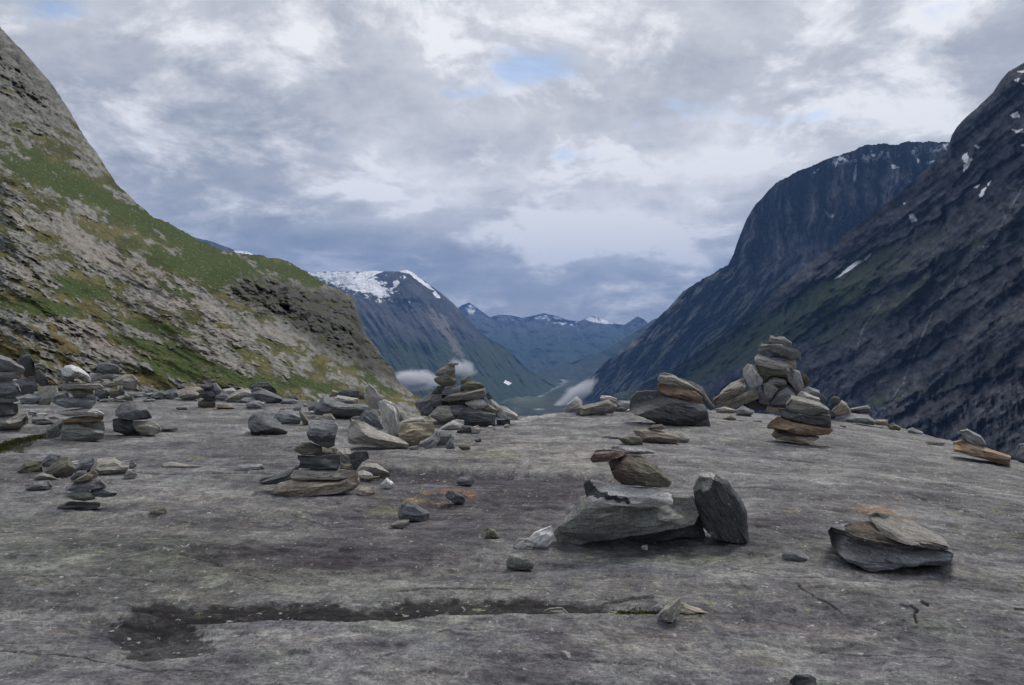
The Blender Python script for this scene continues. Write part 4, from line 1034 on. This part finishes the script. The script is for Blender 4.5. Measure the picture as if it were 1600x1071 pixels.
n|t=.1 z=-.38|small brown stone on top at left|508,132 540,83 640,78 725,98 640,137 600,150 520,154
g|t=.6 z=-.28|thin flat grey slab across the top|625,58 720,62 820,73 875,95 780,110 700,100 640,86
n|t=.3 k=1.1 z=-.36|brown angular head block|610,152 700,108 790,108 870,163 962,255 942,292 800,288 680,273 638,237
w|t=.5 z=-.46|white quartz-coated slab under the brown block|468,262 520,248 700,288 900,298 960,333 967,367 900,402 780,407 650,387 480,327
e|t=.35 k=.7 z=-.20|huge grey green triangular base slab|298,542 400,418 450,343 480,333 700,322 900,328 1080,338 1112,430 950,492 720,557 450,613 330,603
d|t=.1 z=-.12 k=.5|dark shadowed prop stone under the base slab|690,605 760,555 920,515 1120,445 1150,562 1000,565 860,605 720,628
d|t=.08 z=-.2|black angular stone propped upright at the right|1083,322 1098,250 1120,213 1180,203 1280,258 1350,358 1382,430 1397,612 1360,622 1200,582 1130,502 1110,422
#|lying on the slab|-|0
w|t=.1|white tooth-shaped pebble at the base slab's left corner.|163,577 200,538 292,503 302,560 287,602 260,632 200,642
p|t=.2|mottled tan pebble left of the white tooth pebble.|78,612 110,573 160,578 202,600 182,642 110,647
e|t=.4|flat greenish pebble in front of the mottled tan pebble.|38,702 60,663 150,663 197,710 182,747 90,752 43,742
p|t=.2|tiny pale pebble under the big base slab.|788,640 795,618 825,610 830,642
x|t=.25|pale pointed stone standing in the foreground crack.|883,1012 920,958 1007,903 1014,960 967,1052 900,1037
t|t=.5|tan flake lying in the crack behind the pale pointed stone.|1005,1000 1012,930 1080,958 1167,990 1100,1003
g|t=.2|speckled black and white pebble in the mossy crack.|853,962 890,938 912,960 882,998
x|t=.3|brown flat pebble lying in the foreground gutter.|235,1000 250,978 280,963 350,960 390,995 300,1006
@870 570 6.154
#pale stones on the brow|on the brow before the valley|-|0
w|t=.1|pale tent-shaped stone leftmost|63,452 100,383 190,303 247,355 247,402 190,442 120,467
x|t=.3|broad pale green grey boulder|178,462 190,418 300,383 520,326 577,345 577,397 530,467 480,457 400,487 240,492
p|t=.3 z=.3|thin pale slab behind the broad boulder|413,318 425,293 520,303 582,332 480,345 420,335
p|t=.3 z=.3|pale slab bridging to the striped boulder|573,360 600,345 700,348 717,380 690,417 600,397
d|t=.2|small black block under the pale bridging slab|548,432 610,403 672,423 657,457 560,459
p|t=.2|little pale wedge at the striped boulder's foot|663,442 700,423 742,450 700,462
#stones of the striped boulder stack|of the stack on the striped dark boulder|1040 667|.45
d|t=.08 k=.9|striped dark grey boulder carrying two slabs right of centre.|698,402 710,308 760,258 860,246 1000,256 1200,316 1422,383 1452,450 1478,592 1350,598 1230,577 1150,615 1050,603 900,532 780,482 713,442
o|t=.1|rusty orange slab|963,187 990,168 1120,188 1340,253 1400,320 1412,380 1300,355 1050,280 973,242
x|t=.15|grey tan top slab|968,132 990,93 1040,76 1110,93 1260,178 1372,250 1342,260 1150,205 990,164
d|t=.25 z=.25|dark pale-edged slab hanging over the right end|1180,130 1300,163 1402,218 1442,300 1518,410 1512,432 1470,442 1430,380 1370,250 1260,180
#stones of the low tan heap|of the low tan heap below the striped boulder|1020 692|.1
n|t=.5|thin pinkish brown cap|868,622 920,578 1010,573 1057,611 1010,627 930,622
t|t=.3|large tan slab|738,627 880,620 1050,648 1192,690 1172,752 1000,745 890,742 800,717
p|t=.5 z=.25|pale grey slab at the right|1058,642 1200,638 1282,690 1242,762 1170,705
v|t=.2 g=1|yellowish brown lump in front|598,702 700,678 800,688 832,782 720,788 640,758
g|t=.5 g=1|flat grey slab at the left|428,692 500,663 600,668 642,700 590,718 440,713
@1080 510 5.354
#stones of the front right cairn|of the front cairn in the right-hand pair|1240 694|.25
t|t=.2|tan foot slab|668,907 700,868 850,895 950,918 1072,923 1000,982 950,995 700,938
d|t=.2|thin dark slab above the foot|688,852 800,850 900,900 1062,912 940,930 710,885
o|t=.3|broad rusty tan slab|633,832 660,800 720,753 1000,798 1197,865 1152,907 1060,912 960,918 870,897 780,852
d|t=.1|thick dark green slab|718,682 860,700 1000,745 1167,738 1172,842 1000,823 860,793 740,747
x|t=.25|large grey tan slab on top|798,642 840,578 900,588 1080,638 1153,690 1072,757 960,748 870,712 828,692
#stones of the big rear cairn|of the tall rear cairn|1200 642|.6
p|t=.3 z=-.2|pale slab low on the right flank|883,572 920,538 1072,600 1072,642 1000,632 900,597
g|t=.3|rounded grey slab on the right flank|938,522 980,503 1070,538 1087,580 1040,592 980,562
b|t=.3 z=-.2|large blue grey block in the lower middle|658,652 720,558 800,508 872,570 812,602 807,657
g|t=.1 z=-.25|long grey stone standing in the lower middle|598,482 650,463 722,520 682,590 640,657 568,642 573,580 608,572
g|t=.1|grey stone standing at the right shoulder|808,402 850,353 907,375 942,500 932,547 890,562 810,452
n|t=.1 z=.15|brown grey stone behind the right shoulder|908,402 930,393 962,405 987,450 977,502 940,502
p|t=.12 k=.8 z=-.1|pale faceted block at the left shoulder|433,362 470,313 510,323 602,450 592,492 540,517 490,512 433,422
t|t=.1|tan splinter beside the pale faceted block|503,337 530,318 587,400 550,390
v|t=-.15 z=.05|dark tan block in the neck|538,322 600,308 802,368 802,432 680,422 620,452 583,402
x|t=.3|pale slab in the middle of the body|648,442 700,423 792,450 802,492 720,502 658,472
p|t=.35 z=-.05|pale rough slab third from the top|528,262 560,230 700,268 822,318 822,382 780,357 700,352 560,292
t|t=.2 z=.1|tan stone tucked beside the pale rough slab|758,287 800,278 872,283 882,352 820,357
g|t=-.35|wide grey slab with dark belly near the top|553,197 590,138 640,130 760,163 900,238 917,277 830,277 700,262 640,210 573,222
g|t=.1|grey layered capstone|643,132 660,78 780,88 842,140 837,182 800,178 740,147
d|t=.1|tiny dark stone perched at the very top|685,90 700,66 722,68 732,90
x|t=.4 z=.1|brown grey slab leaning on the far left|258,555 330,478 432,433 462,502 330,552 228,602
n|t=.1|dark brown slab under the far left leaning slab|178,622 260,558 462,503 462,532 340,602 200,672
v|t=.2 z=-.1|long olive tan slab sloping at the left foot|228,652 380,578 560,513 572,582 400,672 320,688
t|t=.3 g=1|flat tan slab on the ground at the left foot|203,692 280,673 377,700 372,732 210,725
g|t=.4 g=1|light grey stone on the ground at the left foot|373,702 430,663 527,710 500,752 380,748
n|t=.4 g=1|small brown stone in front of the left foot|262,777 330,743 382,770 360,790
d|t=.1 z=.1|dark core stone in the lower left|428,662 560,588 642,660 622,702 520,702
t|t=.2 z=-.1|small tan stone under the blue grey block|618,702 640,668 722,680 762,722 700,735
d|t=.1 z=-.1|small dark stone at the right foot|1068,605 1100,568 1132,610 1122,648
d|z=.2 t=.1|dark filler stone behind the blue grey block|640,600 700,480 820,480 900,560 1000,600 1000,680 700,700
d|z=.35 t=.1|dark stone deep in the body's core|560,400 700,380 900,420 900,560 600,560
@1270 600 3.345
#stones of the low heap right of the tall cairns|in the low heap right of the tall cairns|1330 662|.3
d|t=.2|dark peak stone|83,92 110,63 142,70 142,97 110,112
t|t=.2|tan boulder with hollow|98,142 150,83 177,100 202,150 150,167 120,162
g|t=.3 z=-.1|long grey boulder at the bottom|118,177 200,153 290,163 330,195 322,217 220,202
g|t=.2 z=.1|upper pale stick-like slab|193,132 290,110 302,125 210,142
d|t=.1 z=.1|lower dark stick-like slab|198,144 302,127 305,152 215,154
t|t=.3|small tan block on the crest|323,192 330,186 392,186 394,217 330,217
v|t=.2|olive rounded stone on the crest|388,217 420,203 464,230 452,245 400,237
d|t=.1|dark stone at the left end|58,152 85,128 122,180 70,182
#|on the crest|-|0
g|t=.4|pale grey flake alone on the crest, right side.|496,237 520,228 577,255 572,267 510,257
d|t=.3|thin dark flake just left of the rusty plank.|588,303 690,308 682,322 620,320
#stones of the rusty plank stack|on the right-hand crest|1550 727|.25
g|t=.15|grey egg-shaped stone on the rusty plank stone|768,242 810,234 880,273 907,317 850,324 800,292
o|t=.2|long rusty plank-like stone|733,302 780,290 900,332 1037,380 1032,434 900,387 738,332
#|on the crest|-|0
b|t=.1|blue grey block at the photo's right edge below the plank stone.|1043,387 1075,313 1130,310 1140,402 1080,402
#stones of the three-slab stack|of the three-slab stack at lower right|1400 893|.36
b|k=1.35|thick blue grey foot block|73,757 120,733 200,728 400,750 640,800 735,878 737,902 690,952 560,947 300,982 180,932 110,872 93,812|78,765 105,770 190,840 285,886 400,866 560,862 660,872 730,886 733,902 688,950 560,944 300,978 182,930 113,870
n|t=.4 k=.35 z=-.24 l=1.6|brown middle slab|168,742 200,723 300,718 380,770 482,840 472,857 340,827 218,792
x|k=.4 z=-.22 l=1.7|speckled grey tilted top slab|278,677 320,668 520,718 700,838 727,866 640,872 480,837 360,792|290,690 345,760 480,812 640,858 720,862 640,870 480,835 362,790
@1000 800 2.667
#|lying on the slab|-|0
b|t=.5 k=.7|thin bluish sliver left of the three-slab stack.|593,172 645,143 722,212 640,198
t|t=.3|tan pebble at the photo's right edge.|1558,397 1600,398 1640,420 1600,432 1570,417
d|t=.3|dark lumpy stone cut by the bottom edge.|622,705 650,678 700,676 732,692 740,735 690,750 640,742
'''
build_stones(STONES)

# broken chips nobody could tell apart, strewn through the rubble
def chips(label, group, spots, codes, w0, w1):
    r = np.random.default_rng(len(label))
    for x, y, n, rx, ry in spots:
        for _ in range(n):
            cx, cy = x+r.uniform(-rx, rx), y+r.uniform(-ry, ry); w_ = r.uniform(w0, w1); h_ = w_*r.uniform(.25, .55)
            k = r.integers(5, 8); an = np.sort(r.uniform(0, 2*np.pi, k)+np.arange(k)*.01)
            poly = [(cx+w_*math.cos(q_)*r.uniform(.75, 1.1), cy+h_*math.sin(q_)*r.uniform(.75, 1.1)) for q_ in np.linspace(0, 2*np.pi, k, endpoint=False)+r.uniform(-.25, .25, k)]
            P_ = np.array(poly); D = depth_at(cx, P_[:, 1].max()-.5)+.1
            stone(poly, D, codes[r.integers(len(codes))], .35, 1, int(r.integers(1e4)), label, group, 'stone_chip')
chips('small broken stone chip in the rubble between the cairns at the far left', 'chips in the rubble at the far left', [(100, 628, 7, 50, 8), (205, 622, 7, 45, 6), (290, 617, 6, 50, 4), (60, 650, 4, 30, 8)], 'gbxdp', 4, 10)
chips('broken slab lying in the continuous rubble behind the far left cairns', 'slabs in the rubble at the far left', [(120, 618, 9, 85, 7), (300, 618, 8, 70, 5), (40, 655, 3, 30, 8)], 'gbxdp', 9, 19)
chips('broken slab lying in the rubble row below the green slope', 'slabs in the rubble row', [(430, 628, 6, 60, 5), (560, 655, 4, 50, 6)], 'gbxd', 8, 17)
chips('small broken stone chip strewn in front of the green slope', 'chips in front of the green slope', [(420, 632, 5, 60, 5), (500, 650, 4, 30, 6), (450, 700, 2, 20, 5)], 'gbxp', 3, 8)
chips('small broken stone chip around the foot of the middle cairn', 'chips round the middle cairn', [(690, 672, 6, 60, 6), (790, 668, 3, 25, 4)], 'gxdp', 3, 8)
chips('small broken stone chip near the low left scatter', 'chips near the low left scatter', [(90, 745, 5, 60, 14), (190, 740, 3, 30, 10)], 'gbvx', 3, 7)
chips('small broken stone chip on the crest by the right-hand cairns', 'chips by the right-hand cairns', [(1330, 664, 5, 50, 4), (1150, 660, 4, 40, 6)], 'gxtd', 3, 8)

# gravel washed into the gutter, uncountable grains in one mesh
rg = np.random.default_rng(5); n_ = 700
ctr = rg.choice([560, 675, 480], n_); px = np.where(rg.random(n_) < .6, ctr+rg.normal(size=n_)*26, rg.uniform(420, 900, n_))
Yl = EYE*F/(np.interp(px, CH1[:, 0], CH1[:, 1])-CY)+rg.uniform(.015, .10, n_)
loose = np.arange(n_) > 420; px = np.where(loose, rg.uniform(-20, 1600, n_), px)
Yl = np.where(loose, EYE*F/(rg.choice([760., 830, 900, 980, 700, 1030], n_)+25*rg.normal(size=n_)-CY), Yl); X = (px-CX)/F*Yl; z = ground(X, Yl)[0]
s_ = rg.uniform(.002, .008, n_)*np.where(loose, .35+Yl/9, 1)
q = np.array([(1, 0, 0), (-1, 0, 0), (0, 1, 0), (0, -1, 0), (0, 0, .8), (0, 0, -.8)])
gv = (q[None]*s_[:, None, None]*rg.uniform(.6, 1.3, (n_, 6, 1))+np.stack([X, Yl, z+s_*.4], -1)[:, None, :]).reshape(-1, 3)
tr = np.array(((0, 2, 4), (2, 1, 4), (1, 3, 4), (3, 0, 4), (2, 0, 5), (1, 2, 5), (3, 1, 5), (0, 3, 5)))
gf = (tr[None]+6*np.arange(n_)[:, None, None]).reshape(-1, 3)
link('gravel', make_mesh('gravel', gv, gf, MAT['p'], smooth=False), 'fine pale gravel grains washed into the foreground gutter', 'gravel', kind='stuff')

# moss cushions: tufted leaf clumps in the joints
mm, t, b, out = new_mat('moss'); O = t.node('ShaderNodeTexCoord').outputs['Object']
t.l.new(t.mixc(t.noise(O, 60, 4, .6), (.02, .022, .006), (.12, .125, .028)), b.inputs['Base Color'])
def moss(label, spans, n, hgt):
    sp = np.array(spans, float)[rg.integers(len(spans), size=n)]
    px = sp[:, 0]+(sp[:, 1]-sp[:, 0])*rg.random(n); py = sp[:, 2]+(sp[:, 3]-sp[:, 2])*rg.random(n)
    Y = EYE*F/(py-CY); X = (px-CX)/F*Y; p = np.stack([X, Y, ground(X, Y)[0]], -1)
    h = hgt*rg.uniform(.4, 1.2, n)[:, None]; a = rg.uniform(0, 6.28, n)
    d = np.stack([np.cos(a), np.sin(a), 0*a], -1)*h*.45; l = rg.normal(size=(n, 3))*h*.5; l[:, 2] = h[:, 0]
    mv = np.stack([p-d, p+d, p+l], 1).reshape(-1, 3); mf = np.arange(3*n).reshape(-1, 3)
    link('moss', make_mesh('moss', mv, mf, mm, smooth=False), label, 'moss', kind='stuff')
moss('olive moss growing in the joint of the foreground slab', [(965, 1028, 950, 960), (1062, 1100, 955, 961)], 2600, .010)
moss('brown green moss band on the slab beside the left-edge cairn', [(-45+i*3, -30+i*3, max(678, 709-i*.75)-2, max(678, 709-i*.75)+7-i*.1) for i in range(38)], 4500, .018)
